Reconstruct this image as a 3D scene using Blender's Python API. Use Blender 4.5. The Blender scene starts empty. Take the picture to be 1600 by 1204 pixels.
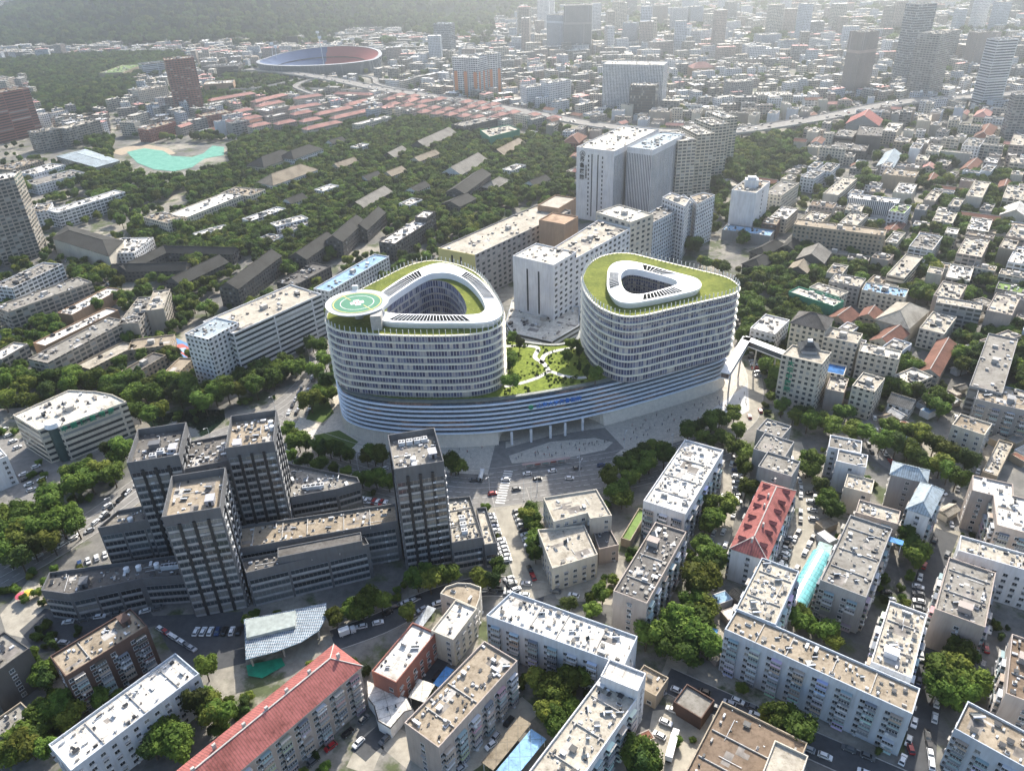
import bpy, math, random
from mathutils import Vector, noise
from mathutils.geometry import tessellate_polygon
rnd = random.Random(7)
R_ = math.radians
scn = bpy.context.scene
# ------------------------------------------------------------------ camera
CH, PITCH, ROLL, FPX = 230.0, R_(30.5), R_(-2.0), 1200.0      # focal length in pixels of a 1600 px wide picture
fwd = Vector((0, math.cos(PITCH), -math.sin(PITCH)))
rgt = Vector((1, 0, 0)); upv = rgt.cross(fwd)
rgt, upv = rgt*math.cos(ROLL)+upv*math.sin(ROLL), upv*math.cos(ROLL)-rgt*math.sin(ROLL)
cam_d = bpy.data.cameras.new("camera"); cam = bpy.data.objects.new("camera", cam_d)
scn.collection.objects.link(cam); scn.camera = cam
cam_d.sensor_width = 36; cam_d.lens = 36*FPX/1600; cam_d.clip_end = 30000; cam_d.clip_start = 1
from mathutils import Matrix
cam.matrix_world = Matrix(((rgt.x, upv.x, -fwd.x, 0), (rgt.y, upv.y, -fwd.y, 0), (rgt.z, upv.z, -fwd.z, CH), (0, 0, 0, 1)))
# ------------------------------------------------------------------ sky and sun
SUN_AZ, SUN_EL = R_(16), R_(37)
w = bpy.data.worlds.new("World"); scn.world = w; w.use_nodes = True
nt = w.node_tree; nt.nodes.clear()
sky = nt.nodes.new('ShaderNodeTexSky'); sky.sky_type = 'NISHITA'; sky.sun_disc = False
sky.sun_elevation = SUN_EL; sky.sun_rotation = SUN_AZ
sky.air_density = 1.0; sky.dust_density = 2.0
bg = nt.nodes.new('ShaderNodeBackground'); bg.inputs[1].default_value = 0.15
wo = nt.nodes.new('ShaderNodeOutputWorld')
nt.links.new(sky.outputs[0], bg.inputs[0]); nt.links.new(bg.outputs[0], wo.inputs[0])
sd = bpy.data.lights.new("sun", 'SUN'); sun = bpy.data.objects.new("sun", sd); scn.collection.objects.link(sun)
sd.energy = 5.0; sd.angle = R_(0.6); sd.color = (1, 0.93, 0.82)
to_sun = Vector((math.sin(SUN_AZ)*math.cos(SUN_EL), math.cos(SUN_AZ)*math.cos(SUN_EL), math.sin(SUN_EL)))
sun.rotation_euler = to_sun.to_track_quat('Z', 'Y').to_euler()
scn.view_settings.view_transform = 'Standard'; scn.view_settings.look = 'None'
scn.view_settings.exposure = 0.92; scn.view_settings.gamma = 1
scn.cycles.max_bounces = 4; scn.cycles.diffuse_bounces = 2; scn.cycles.glossy_bounces = 2
scn.cycles.transmission_bounces = 2; scn.cycles.volume_bounces = 0; scn.cycles.transparent_max_bounces = 6
scn.cycles.use_denoising = True; scn.cycles.use_adaptive_sampling = True; scn.cycles.adaptive_threshold = 0.02

def at(x, y, z=0.0):
    d = fwd*FPX + rgt*(x-800) - upv*(y-602)
    return Vector((0, 0, CH)) + d*((z-CH)/d.z)
def pix(p):
    d = Vector(p)-Vector((0, 0, CH)); k = FPX/d.dot(fwd)
    return 800+k*d.dot(rgt), 602-k*d.dot(upv)
# ------------------------------------------------------------------ materials
def mat(name, rough=0.8, spec=0.3, metal=0.0):
    m = bpy.data.materials.new(name); m.use_nodes = True
    n = m.node_tree.nodes; b = n['Principled BSDF']
    b.inputs['Roughness'].default_value = rough; b.inputs['Metallic'].default_value = metal
    b.inputs['Specular IOR Level'].default_value = spec
    return m, n, m.node_tree.links, b
def nd(n, t, **k):
    o = n.new('ShaderNode'+t)
    for a, v in k.items(): setattr(o, a, v)
    return o
def mth(n, l, op, a, b=None):
    o = nd(n, 'Math', operation=op)
    for i, v in enumerate((a, b)):
        if v is None: continue
        if hasattr(v, 'links'): l.new(v, o.inputs[i])
        else: o.inputs[i].default_value = v
    return o.outputs[0]
def mixc(n, l, f, a, b, mode='MIX'):
    o = nd(n, 'Mix', data_type='RGBA', blend_type=mode)
    for i, v in ((0, f), (6, a), (7, b)):
        if hasattr(v, 'links'): l.new(v, o.inputs[i])
        else: o.inputs[i].default_value = v if i == 0 else (*v, 1)
    return o.outputs[2]
def ramp(n, l, f, stops):
    o = nd(n, 'ValToRGB'); e = o.color_ramp.elements
    while len(e) < len(stops): e.new(0.5)
    for i, (p, c) in enumerate(stops): e[i].position = p; e[i].color = (*c, 1) if len(c) == 3 else c
    l.new(f, o.inputs[0]); return o.outputs[0]
def tex(n, l, scale, detail=3, coord='Object', stretch=None, kind='Noise'):
    tc = nd(n, 'TexCoord'); o = nd(n, 'Tex'+kind)
    o.inputs['Scale'].default_value = scale
    if kind == 'Noise': o.inputs['Detail'].default_value = detail
    src = tc.outputs[coord]
    if coord == 'World':
        pass
    if stretch:
        mp = nd(n, 'Mapping'); mp.inputs['Scale'].default_value = stretch
        l.new(src, mp.inputs[0]); src = mp.outputs[0]
    l.new(src, o.inputs['Vector']); return o.outputs[0]
def wpos(n, l, scale, detail=4, stretch=(1, 1, 1), rough=0.6):
    g = nd(n, 'NewGeometry'); mp = nd(n, 'Mapping'); mp.inputs['Scale'].default_value = stretch
    l.new(g.outputs['Position'], mp.inputs[0]); o = nd(n, 'TexNoise'); o.inputs['Scale'].default_value = scale
    o.inputs['Detail'].default_value = detail; o.inputs['Roughness'].default_value = rough
    l.new(mp.outputs[0], o.inputs['Vector']); return o.outputs[0]
def flat(name, col, rough=0.7, spec=0.3, metal=0.0, var=0.25, scale=0.5):
    m, n, l, b = mat(name, rough, spec, metal)
    f = wpos(n, l, scale, 5)
    lo = tuple(c*(1-var) for c in col); hi = tuple(min(1, c*(1+var)) for c in col)
    l.new(ramp(n, l, f, [(0.3, lo), (0.7, hi)]), b.inputs['Base Color']); return m
def objcol(n):
    return nd(n, 'ObjectInfo').outputs['Color']
def wallmat(name, pattern=None, rough=0.85):
    """painted or rendered wall in the object's own colour, streaked with rain dirt; pattern = (du, dv, wu, wv, offset) draws
    rows of glazing on far buildings"""
    m, n, l, b = mat(name, rough, 0.2)
    st = wpos(n, l, 0.9, 4, (1, 1, 0.12)); bl = wpos(n, l, 0.08, 3)
    c = mixc(n, l, 1.0, objcol(n), ramp(n, l, st, [(0.25, (.82, .8, .77)), (0.6, (1, 1, 1))]), 'MULTIPLY')
    c = mixc(n, l, 1.0, c, ramp(n, l, bl, [(0.3, (.85, .85, .86)), (0.7, (1.08, 1.06, 1.02))]), 'MULTIPLY')
    if pattern:
        du, dv, wu, wv, tint = pattern
        uv = nd(n, 'UVMap'); sp = nd(n, 'SeparateXYZ'); l.new(uv.outputs[0], sp.inputs[0])
        u = mth(n, l, 'DIVIDE', sp.outputs[0], du); v = mth(n, l, 'DIVIDE', sp.outputs[1], dv)
        fu = mth(n, l, 'FRACT', u); fv = mth(n, l, 'FRACT', v)
        a = mth(n, l, 'LESS_THAN', mth(n, l, 'ABSOLUTE', mth(n, l, 'SUBTRACT', fu, 0.5)), wu/2)
        d = mth(n, l, 'LESS_THAN', mth(n, l, 'ABSOLUTE', mth(n, l, 'SUBTRACT', fv, 0.55)), wv/2)
        msk = mth(n, l, 'MULTIPLY', a, d)
        cb = nd(n, 'CombineXYZ'); l.new(mth(n, l, 'FLOOR', u), cb.inputs[0]); l.new(mth(n, l, 'FLOOR', v), cb.inputs[1])
        wn = nd(n, 'TexWhiteNoise'); l.new(cb.outputs[0], wn.inputs[0])
        g = ramp(n, l, wn.outputs[0], [(0.0, tuple(t*.5 for t in tint)), (0.7, tint), (0.88, tuple(t*2 for t in tint)), (1.0, (.4, .4, .38))])
        c = mixc(n, l, msk, c, g)
        r = mth(n, l, 'SUBTRACT', rough, mth(n, l, 'MULTIPLY', msk, rough-0.15)); l.new(r, b.inputs['Roughness'])
        l.new(mth(n, l, 'ADD', 0.2, mth(n, l, 'MULTIPLY', msk, 0.4)), b.inputs['Specular IOR Level'])
    l.new(c, b.inputs['Base Color']); return m
def roofmat(name, kind):
    m, n, l, b = mat(name, 0.9, 0.15)
    big = wpos(n, l, 0.11, 6, rough=.7); sm = wpos(n, l, 0.7, 6, rough=0.75)
    c = mixc(n, l, 1.0, objcol(n), ramp(n, l, big, [(0.32, (.6, .57, .53)), (0.5, (.95, .93, .9)), (0.68, (1.12, 1.1, 1.06))]), 'MULTIPLY')
    c = mixc(n, l, 1.0, c, ramp(n, l, sm, [(0.3, (.42, .4, .37)), (0.45, (.88, .87, .85)), (0.55, (1.0, 1.0, 1.0)), (0.7, (1.15, 1.15, 1.15))]), 'MULTIPLY')
    uv = nd(n, 'UVMap'); sp = nd(n, 'SeparateXYZ'); l.new(uv.outputs[0], sp.inputs[0])
    if kind == 'seam':
        f = mth(n, l, 'FRACT', mth(n, l, 'DIVIDE', sp.outputs[0], 3.6)); s = mth(n, l, 'LESS_THAN', f, 0.07)
        f2 = mth(n, l, 'FRACT', mth(n, l, 'DIVIDE', sp.outputs[1], 6.0)); s2 = mth(n, l, 'LESS_THAN', f2, 0.04)
        c = mixc(n, l, mth(n, l, 'MULTIPLY', mth(n, l, 'MAXIMUM', s, s2), 0.5), c, (.12, .11, .1))
    if kind == 'tile':
        f = mth(n, l, 'FRACT', mth(n, l, 'DIVIDE', sp.outputs[0], 0.9)); s = mth(n, l, 'LESS_THAN', f, 0.35)
        c = mixc(n, l, mth(n, l, 'MULTIPLY', s, 0.35), c, (.03, .03, .03))
    l.new(c, b.inputs['Base Color']); return m
M = {}
M['wall'] = wallmat('wall_render')
GT = (.035, .045, .055)
M['wall_w'] = wallmat('wall_windows', (3.3, 3.1, .5, .5, GT))
M['wall_b'] = wallmat('wall_balconies', (4.4, 3.0, .78, .55, (.06, .07, .075)))
M['wall_r'] = wallmat('wall_ribbons', (30, 3.4, .96, .45, GT))
M['wall_v'] = wallmat('wall_fins', (1.6, 60, .45, .96, (.05, .07, .1)))
M['wall_h'] = wallmat('wall_ward', (6.0, 3.9, .5, .46, GT))
M['wall_x'] = wallmat('wall_glazed', (1.7, 3.6, .9, .85, (.04, .06, .08)))
M['wall_z'] = wallmat('wall_lattice', (2.2, 2.0, .5, .8, (.09, .1, .11)))
M['roof'] = roofmat('roof_felt', 'plain'); M['seam'] = roofmat('roof_panels', 'seam'); M['tile'] = roofmat('roof_tiles', 'tile')
def paint(name, rough, spec=0.4, metal=0):
    m, n, l, b = mat(name, rough, spec, metal); l.new(objcol(n), b.inputs['Base Color']); return m
M['paint'] = paint('painted_metal', 0.35, 0.5)
M['matt'] = paint('matt_paint', 0.8, 0.2)
m, n, l, b = mat('window_glass', 0.08, 0.6); oi = nd(n, 'ObjectInfo')
l.new(ramp(n, l, oi.outputs['Random'], [(0, (.012, .016, .02)), (.6, (.04, .05, .06)), (.85, (.08, .1, .11)), (1, (.25, .25, .23))]), b.inputs['Base Color']); M['glass'] = m
M['frame'] = flat('window_frame', (.62, .63, .64), 0.6)
M['dark'] = flat('dark_metal', (.03, .032, .036), 0.45)
M['conc'] = flat('concrete', (.42, .40, .37), 0.85, var=.2)
M['white'] = flat('white_metal', (.78, .79, .8), 0.5, var=.06)
M['cream'] = flat('cream_band', (.84, .78, .62), 0.5, var=.08)
M['louvre'] = flat('louvre_band', (.78, .84, .92), 0.35, .5, var=.1)
M['tyre'] = flat('tyre_rubber', (.02, .02, .02), 0.9)
M['trunk'] = flat('tree_bark', (.09, .07, .05), 0.95)
M['skin'] = flat('skin', (.5, .33, .25), 0.6)
M['soil'] = flat('soil', (.2, .16, .11), 0.95)
def foliage(name, a, b2, c2):
    m, n, l, b = mat(name, 0.75, 0.12)
    oi = nd(n, 'ObjectInfo'); f = wpos(n, l, 0.45, 3)
    c = ramp(n, l, f, [(0.3, a), (0.6, b2), (0.8, c2)])
    h = nd(n, 'HueSaturation'); l.new(c, h.inputs['Color'])
    l.new(mth(n, l, 'SUBTRACT', .515, mth(n, l, 'MULTIPLY', mth(n, l, 'POWER', oi.outputs['Random'], 2.5), .06)), h.inputs['Hue'])
    l.new(mth(n, l, 'ADD', .6, mth(n, l, 'MULTIPLY', mth(n, l, 'FRACT', mth(n, l, 'MULTIPLY', oi.outputs['Random'], 7.3)), .95)), h.inputs['Value'])
    l.new(h.outputs[0], b.inputs['Base Color'])
    tr = nd(n, 'BsdfTranslucent'); l.new(h.outputs[0], tr.inputs[0]); ms = nd(n, 'MixShader'); ms.inputs[0].default_value = 0.42
    l.new(b.outputs[0], ms.inputs[1]); l.new(tr.outputs[0], ms.inputs[2])
    l.new(ms.outputs[0], n['Material Output'].inputs[0]); return m
M['leaf'] = foliage('foliage', (.06, .095, .022), (.13, .19, .035), (.22, .24, .045))
M['leafd'] = foliage('foliage_dark', (.035, .06, .02), (.07, .11, .03), (.11, .15, .035))
def grassy(name, a, b2, s=1.2):
    m, n, l, b = mat(name, 0.95, 0.1); f = wpos(n, l, s, 8, rough=.8)
    l.new(ramp(n, l, f, [(0.32, a), (0.62, b2)]), b.inputs['Base Color']); return m
M['lawn'] = grassy('lawn', (.05, .075, .015), (.25, .31, .055), 0.45)
M['grass'] = grassy('verge_grass', (.05, .08, .025), (.12, .17, .05))
# sedum roof with a grid of pale planting dots
m, n, l, b = mat('green_roof', 0.95, 0.1); f = wpos(n, l, 0.6, 6, rough=.8)
c = mixc(n, l, 1.0, ramp(n, l, f, [(0.3, (.09, .12, .025)), (0.65, (.23, .26, .055))]), ramp(n, l, wpos(n, l, .09, 5), [(.35, (.62, .66, .6)), (.6, (1.05, 1, 1))]), 'MULTIPLY')
g = nd(n, 'NewGeometry'); vr = nd(n, 'TexVoronoi'); vr.inputs['Scale'].default_value = 0.42; vr.inputs['Randomness'].default_value = 0.25
l.new(g.outputs['Position'], vr.inputs['Vector'])
c = mixc(n, l, mth(n, l, 'LESS_THAN', vr.outputs['Distance'], 0.2), c, (.33, .36, .17)); l.new(c, b.inputs['Base Color']); M['sedum'] = m
# curtain wall of the new hospital towers
m, n, l, b = mat('curtain_wall', 0.15, 0.5)
uv = nd(n, 'UVMap'); sp = nd(n, 'SeparateXYZ'); l.new(uv.outputs[0], sp.inputs[0])
u = mth(n, l, 'DIVIDE', sp.outputs[0], 1.5); v = mth(n, l, 'DIVIDE', sp.outputs[1], 3.9)
cb = nd(n, 'CombineXYZ'); l.new(mth(n, l, 'FLOOR', u), cb.inputs[0]); l.new(mth(n, l, 'FLOOR', v), cb.inputs[1])
wn = nd(n, 'TexWhiteNoise'); l.new(cb.outputs[0], wn.inputs[0])
c = ramp(n, l, wn.outputs[0], [(0, (.025, .03, .08)), (.4, (.07, .08, .16)), (.75, (.14, .16, .26)), (1, (.5, .47, .44))])
c = mixc(n, l, mth(n, l, 'LESS_THAN', mth(n, l, 'FRACT', u), 0.2), c, (.5, .5, .5))
c = mixc(n, l, mth(n, l, 'LESS_THAN', mth(n, l, 'FRACT', v), 0.12), c, (.35, .33, .3))
l.new(c, b.inputs['Base Color']); M['curtain'] = m
m, n, l, b = mat('podium_glazing', 0.25, 0.4); f = wpos(n, l, 0.05, 2, (1, 1, 3)); f2 = wpos(n, l, 1.1, 2, (1, 1, .3))
c = ramp(n, l, f, [(0.45, (.05, .075, .10)), (0.56, (.06, .08, .10)), (0.6, (.22, .15, .12)), (.8, (.2, .14, .11))])
l.new(mixc(n, l, 1.0, c, ramp(n, l, f2, [(.3, (.5, .5, .5)), (.7, (1.5, 1.5, 1.5))]), 'MULTIPLY'), b.inputs['Base Color']); M['podglass'] = m
# ground, roads, paving
m, n, l, b = mat('city_ground', 0.9, 0.15)
a1 = wpos(n, l, 0.018, 3); a2 = wpos(n, l, 0.25, 6, rough=.7); a3 = wpos(n, l, 0.045, 5, rough=.7)
c = ramp(n, l, a1, [(0.38, (.14, .14, .135)), (0.5, (.22, .21, .19)), (0.62, (.38, .35, .29))])
c = mixc(n, l, ramp(n, l, a3, [(0.52, (0, 0, 0)), (0.6, (1, 1, 1))]), c, (.1, .12, .06))
c = mixc(n, l, 1.0, c, ramp(n, l, a2, [(0.3, (.6, .6, .6)), (0.7, (1.15, 1.15, 1.15))]), 'MULTIPLY')
l.new(c, b.inputs['Base Color']); M['ground'] = m
def paving(name, col, s=0.35, var=.3, cell=None, rough=.85):
    m, n, l, b = mat(name, rough, 0.2); f = wpos(n, l, s, 7, rough=.7)
    c = ramp(n, l, f, [(0.3, tuple(k*(1-var) for k in col)), (0.65, tuple(k*(1+var*.4) for k in col))])
    if cell:
        g = nd(n, 'NewGeometry'); vr = nd(n, 'TexVoronoi'); vr.feature = 'DISTANCE_TO_EDGE'; vr.inputs['Scale'].default_value = cell
        l.new(g.outputs['Position'], vr.inputs['Vector'])
        c = mixc(n, l, mth(n, l, 'MULTIPLY', mth(n, l, 'LESS_THAN', vr.outputs['Distance'], 0.06), .5), c, tuple(k*.55 for k in col))
    l.new(c, b.inputs['Base Color']); return m
M['asphalt'] = paving('asphalt', (.23, .22, .205), 0.3)
M['asphaltd'] = paving('asphalt_dark', (.085, .088, .092), 0.3)
M['plaza'] = paving('plaza_paving', (.60, .55, .47), 0.5, .3, 1.1)
M['plazaw'] = paving('white_paving', (.6, .59, .57), 0.3, .1)
M['yard'] = paving('yard_concrete', (.38, .35, .29), 0.2, .35)
M['sand'] = paving('sand', (.42, .34, .25), 0.3, .2)
M['line'] = flat('road_paint', (.7, .7, .68), 0.7, var=.2)
def water(name, col, wave=.3):
    m, n, l, b = mat(name, 0.06, .5); b.inputs['Base Color'].default_value = (*col, 1)
    bp = nd(n, 'Bump'); bp.inputs['Strength'].default_value = wave; l.new(wpos(n, l, 1.2, 3), bp.inputs['Height']); l.new(bp.outputs[0], b.inputs['Normal']); return m
M['water'] = water('river_water', (.012, .022, .016))
M['pool'] = grassy('pool_water', (.07, .25, .19), (.2, .42, .34), .12)
M['hill'] = grassy('hill_forest', (.015, .03, .018), (.035, .06, .03), .035)
PAL = dict(W=(.72, .73, .75), C=(.60, .56, .48), T=(.40, .34, .26), G=(.33, .33, .33), B=(.13, .085, .07), D=(.15, .155, .165), P=(.44, .38, .34),
    Y=(.66, .56, .24), L=(.52, .57, .63), K=(.13, .125, .12), R=(.32, .15, .12), O=(.42, .29, .2), S=(.36, .33, .29), N=(.08, .3, .2),
    w=(.74, .73, .70), c=(.47, .44, .38), t=(.35, .30, .235), g=(.28, .27, .25), d=(.15, .145, .14), r=(.38, .14, .13), p=(.5, .27, .24),
    b=(.30, .47, .66), k=(.06, .062, .06), n=(.21, .16, .12), e=(.2, .3, .1), s=(.24, .12, .09), o=(.44, .31, .22), a=(.42, .50, .56), q=(.66, .64, .58), z=(.06, .2, .5), y=(.08, .09, .1))
# ------------------------------------------------------------------ mesh helpers
class MB:
    def __init__(s): s.v = []; s.f = []; s.m = []; s.uv = []
    def face(s, pts, m=0, uv=None):
        i = len(s.v); s.v += [tuple(p) for p in pts]; s.f.append(tuple(range(i, i+len(pts)))); s.m.append(m)
        s.uv += uv if uv else [(p[0], p[1]) for p in pts]
    def box(s, c, d, rz=0, m=0, bottom=False):
        cx, cy, cz = c; x, y, z = d[0]/2, d[1]/2, d[2]/2; ca, sa = math.cos(rz), math.sin(rz)
        P = [(cx+a*x*ca-b_*y*sa, cy+a*x*sa+b_*y*ca, cz+e*z) for e in (-1, 1) for a, b_ in ((-1, -1), (1, -1), (1, 1), (-1, 1))]
        Q = [(4, 5, 6, 7), (0, 1, 5, 4), (1, 2, 6, 5), (2, 3, 7, 6), (3, 0, 4, 7)]
        if bottom: Q.append((3, 2, 1, 0))
        for q in Q: s.face([P[k] for k in q], m)
    def wall(s, pts, z0, z1, m=0, closed=True, flip=False):
        u = 0; n_ = len(pts)
        for i in range(n_ if closed else n_-1):
            a, b_ = pts[i], pts[(i+1) % n_]; L = math.hypot(b_[0]-a[0], b_[1]-a[1])
            za = z0[i] if hasattr(z0, '__len__') else z0; zb = z0[(i+1) % n_] if hasattr(z0, '__len__') else z0
            q = [(a[0], a[1], za), (b_[0], b_[1], zb), (b_[0], b_[1], z1), (a[0], a[1], z1)]; t = [(u, za), (u+L, zb), (u+L, z1), (u, z1)]
            if flip: q.reverse(); t.reverse()
            s.face(q, m, t); u += L
    def poly(s, pts, z, m=0, ax=None):
        vs = [Vector((p[0], p[1], 0)) for p in pts]
        ux, uy = ax if ax else (1, 0)
        for t in tessellate_polygon([vs]):
            q = [vs[k] for k in t]
            if (q[1]-q[0]).cross(q[2]-q[0]).z < 0: q.reverse()
            s.face([(p.x, p.y, z) for p in q], m, [(p.x*ux+p.y*uy, -p.x*uy+p.y*ux) for p in q])
    def strip(s, A, B, m=0):            # two closed rings of 3d points of one length
        n_ = len(A)
        for i in range(n_):
            j = (i+1) % n_; s.face([A[i], A[j], B[j], B[i]], m)
    def prism(s, pts, z0, z1, m=0, mtop=None):
        s.wall(pts, z0, z1, m); s.poly(pts, z1, m if mtop is None else mtop)
    def cyl(s, c, r, z0, z1, k=10, m=0, r2=None):
        r2 = r if r2 is None else r2
        A = [(c[0]+r*math.cos(2*math.pi*i/k), c[1]+r*math.sin(2*math.pi*i/k), z0) for i in range(k)]
        B = [(c[0]+r2*math.cos(2*math.pi*i/k), c[1]+r2*math.sin(2*math.pi*i/k), z1) for i in range(k)]
        s.strip(A, B, m); s.face(B, m)
    def tube(s, p, q, r, k=5, m=0, r2=None):
        p, q = Vector(p), Vector(q); d = (q-p).normalized(); a = d.orthogonal().normalized(); b_ = d.cross(a); r2 = r if r2 is None else r2
        A = [p+(a*math.cos(2*math.pi*i/k)+b_*math.sin(2*math.pi*i/k))*r for i in range(k)]
        B = [q+(a*math.cos(2*math.pi*i/k)+b_*math.sin(2*math.pi*i/k))*r2 for i in range(k)]
        s.strip(A, B, m); s.face(B, m)
    def mesh(s, name, mats):
        me = bpy.data.meshes.new(name); me.from_pydata(s.v, [], s.f)
        me.polygons.foreach_set('material_index', s.m)
        uvl = me.uv_layers.new(name='UVMap'); flat_ = []
        for t in s.uv: flat_ += (t[0], t[1])
        uvl.data.foreach_set('uv', flat_)
        for k in mats: me.materials.append(M[k] if isinstance(k, str) else k)
        me.update(); return me
    def build(s, name, mats, parent=None, col=None, loc=None):
        return link(name, s.mesh(name, mats), parent, col, loc)
COL = scn.collection
def link(name, me, parent=None, col=None, loc=None):
    o = bpy.data.objects.new(name, me); COL.objects.link(o)
    if parent: o.parent = parent
    if col: o.color = (*col, 1)
    if loc is not None: o.location = loc
    return o
def tag(o, label=None, cat=None, group=None, kind=None):
    for k, v in (('label', label), ('category', cat), ('group', group), ('kind', kind)):
        if v: o[k] = v
    return o
def thing(name, label, cat, loc, group=None, rz=0):
    o = link(name, None, loc=loc); o.rotation_euler.z = rz; o.empty_display_size = 1
    return tag(o, label, cat, group)
def dup(o, parent=None):
    c = o.copy(); COL.objects.link(c)
    if parent: c.parent = parent
    return c
def dup_tree(o, parent=None):
    c = dup(o, parent)
    for ch in list(o.children): dup_tree(ch, c)
    return c
def ccw(p):
    a = sum(p[i][0]*p[(i+1) % len(p)][1]-p[(i+1) % len(p)][0]*p[i][1] for i in range(len(p)))
    return p if a > 0 else p[::-1]
def offset(p, d):                      # d > 0 shrinks a ccw polygon
    n_ = len(p); out = []
    for i in range(n_):
        a, b_, c = Vector(p[i-1][:2]), Vector(p[i][:2]), Vector(p[(i+1) % n_][:2])
        e1 = (b_-a).normalized(); e2 = (c-b_).normalized(); n1 = Vector((-e1.y, e1.x)); n2 = Vector((-e2.y, e2.x))
        k = n1+n2; q = b_+k*(d/max(0.5, 1+n1.dot(n2)))
        out.append((q.x, q.y))
    return out
def inside(x, y, p):
    r = False; j = len(p)-1
    for i in range(len(p)):
        if (p[i][1] > y) != (p[j][1] > y) and x < (p[j][0]-p[i][0])*(y-p[i][1])/(p[j][1]-p[i][1])+p[i][0]: r = not r
        j = i
    return r
ORD = 'first second third fourth fifth sixth seventh eighth ninth tenth eleventh twelfth thirteenth fourteenth fifteenth sixteenth seventeenth eighteenth nineteenth twentieth'.split()
TENS = 'twenty thirty forty fifty sixty seventy eighty ninety'.split()
def ordw(i):
    if i < 20: return ORD[i]
    t, u = divmod(i+1, 10)
    if t >= 10: return '%dth' % (i+1)
    return TENS[t-2]+'-'+ORD[u-1] if u else TENS[t-2][:-1]+'ieth'
FOOT = []                              # footprints already taken (ccw polygons with their bounding circle)
def claim(p):
    cx = sum(q[0] for q in p)/len(p); cy = sum(q[1] for q in p)/len(p)
    FOOT.append((cx, cy, max(math.hypot(q[0]-cx, q[1]-cy) for q in p), [(q[0], q[1]) for q in p]))
def taken(x, y, r=0):
    for cx, cy, R, p in FOOT:
        if (x-cx)**2+(y-cy)**2 < (R+r)**2:
            if inside(x, y, p): return True
            if r:
                n_ = len(p)
                for i in range(n_):
                    ax, ay = p[i]; bx, by = p[(i+1) % n_]; dx, dy = bx-ax, by-ay
                    t = max(0, min(1, ((x-ax)*dx+(y-ay)*dy)/(dx*dx+dy*dy+1e-9)))
                    if (x-ax-t*dx)**2+(y-ay-t*dy)**2 < r*r: return True
    return False
# ------------------------------------------------------------------ window and roof furniture prototypes (mesh data shared by copies)
def me_window(k):
    b = MB(); b.box((0, -.03, .75), (1.7, .1, 1.6), 0, 0, True); b.face([(-.75, -.09, .1), (-.03, -.09, .1), (-.03, -.09, 1.42), (-.75, -.09, 1.42)], 1)
    b.face([(.03, -.09, .1), (.75, -.09, .1), (.75, -.09, 1.42), (.03, -.09, 1.42)], 1)
    b.box((0, -.15, -.08), (1.9, .3, .08), 0, 2, True)
    if k == 1: b.box((.55, -.35, -.55), (.85, .35, .6), 0, 0, True)
    if k == 2: b.box((0, -.45, 1.62), (1.9, .8, .06), 0, 2, True)
    return b.mesh('window', ['frame', 'glass', 'conc'])
def me_balcony(k):
    b = MB(); b.box((0, -.6, .05), (3.7, 1.3, .16), 0, 2, True); b.box((0, -.62, .5), (3.5, 1.2, .9), 0, 0)
    b.box((0, -.58, 1.65), (3.4, 1.1, 1.4), 0, 1)
    for x in (-1.7, -.85, 0, .85, 1.7): b.box((x, -1.15, 1.65), (.09, .06, 1.4), 0, 3)
    b.box((0, -1.15, 1.28), (3.4, .05, .07), 0, 3); b.box((0, -.62, 2.45), (3.5, 1.2, .22), 0, 0)
    if k == 1: b.box((-1, -1.42, .1), (.85, .35, .6), 0, 3, True)
    if k == 2: b.box((0, -1.5, 2.5), (3.6, .7, .05), 0, 2, True)
    return b.mesh('balcony', ['matt', 'glass', 'conc', 'frame'])
def me_vent(k):
    b = MB()
    if k == 0: b.box((0, 0, .5), (.9, .9, 1.0), 0, 0); b.box((0, 0, 1.15), (1.2, 1.2, .14), 0, 1, True)
    elif k == 1: b.box((0, 0, .35), (1.3, .8, .7), 0, 2); b.box((0, 0, .9), (1.0, .6, .3), 0, 1, True)
    else: b.box((0, 0, .7), (.7, 1.7, 1.4), 0, 0); b.box((0, 0, 1.5), (.9, 2.0, .12), 0, 2, True)
    return b.mesh('roof_vent', ['conc', 'dark', 'frame'])
def me_heater():
    b = MB(); b.face([(-.9, -.9, .25), (.9, -.9, .25), (.9, .6, 1.3), (-.9, .6, 1.3)], 0); b.face([(-.9, .6, 1.3), (.9, .6, 1.3), (.9, -.9, .2), (-.9, -.9, .2)], 1)
    b.tube((-1, .7, 1.45), (1, .7, 1.45), .26, 8, 1); b.box((-.8, .6, .6), (.06, .06, 1.2), 0, 1); b.box((.8, .6, .6), (.06, .06, 1.2), 0, 1)
    return b.mesh('solar_water_heater', ['glass', 'frame'])
def me_stair():
    b = MB(); b.box((0, 0, 1.2), (3.0, 4.2, 2.4), 0, 0); b.box((0, 0, 2.5), (3.4, 4.6, .2), 0, 0, True); b.box((0, -2.12, 1), (.9, .06, 1.9), 0, 1, True)
    return b.mesh('stair_head', ['matt', 'dark'])
def me_tank():
    b = MB(); b.cyl((0, 0), 1.1, .3, 2.1, 12); b.cyl((0, 0), 1.15, 2.1, 2.4, 12, 0, .3); b.box((0, 0, .15), (2, 2, .3), 0, 1)
    return b.mesh('water_tank', ['white', 'conc'])
def me_acunit():
    b = MB(); b.box((0, 0, .9), (2.6, 2.2, 1.8), 0, 0); b.cyl((-.6, 0), .5, 1.8, 2.0, 10, 1); b.cyl((.6, 0), .5, 1.8, 2.0, 10, 1)
    return b.mesh('cooling_unit', ['frame', 'dark'])
M['mullion'] = flat('mullion', (.24, .25, .26), .4); M['spandrel'] = flat('spandrel', (.36, .36, .36), .45, var=.2)
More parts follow.
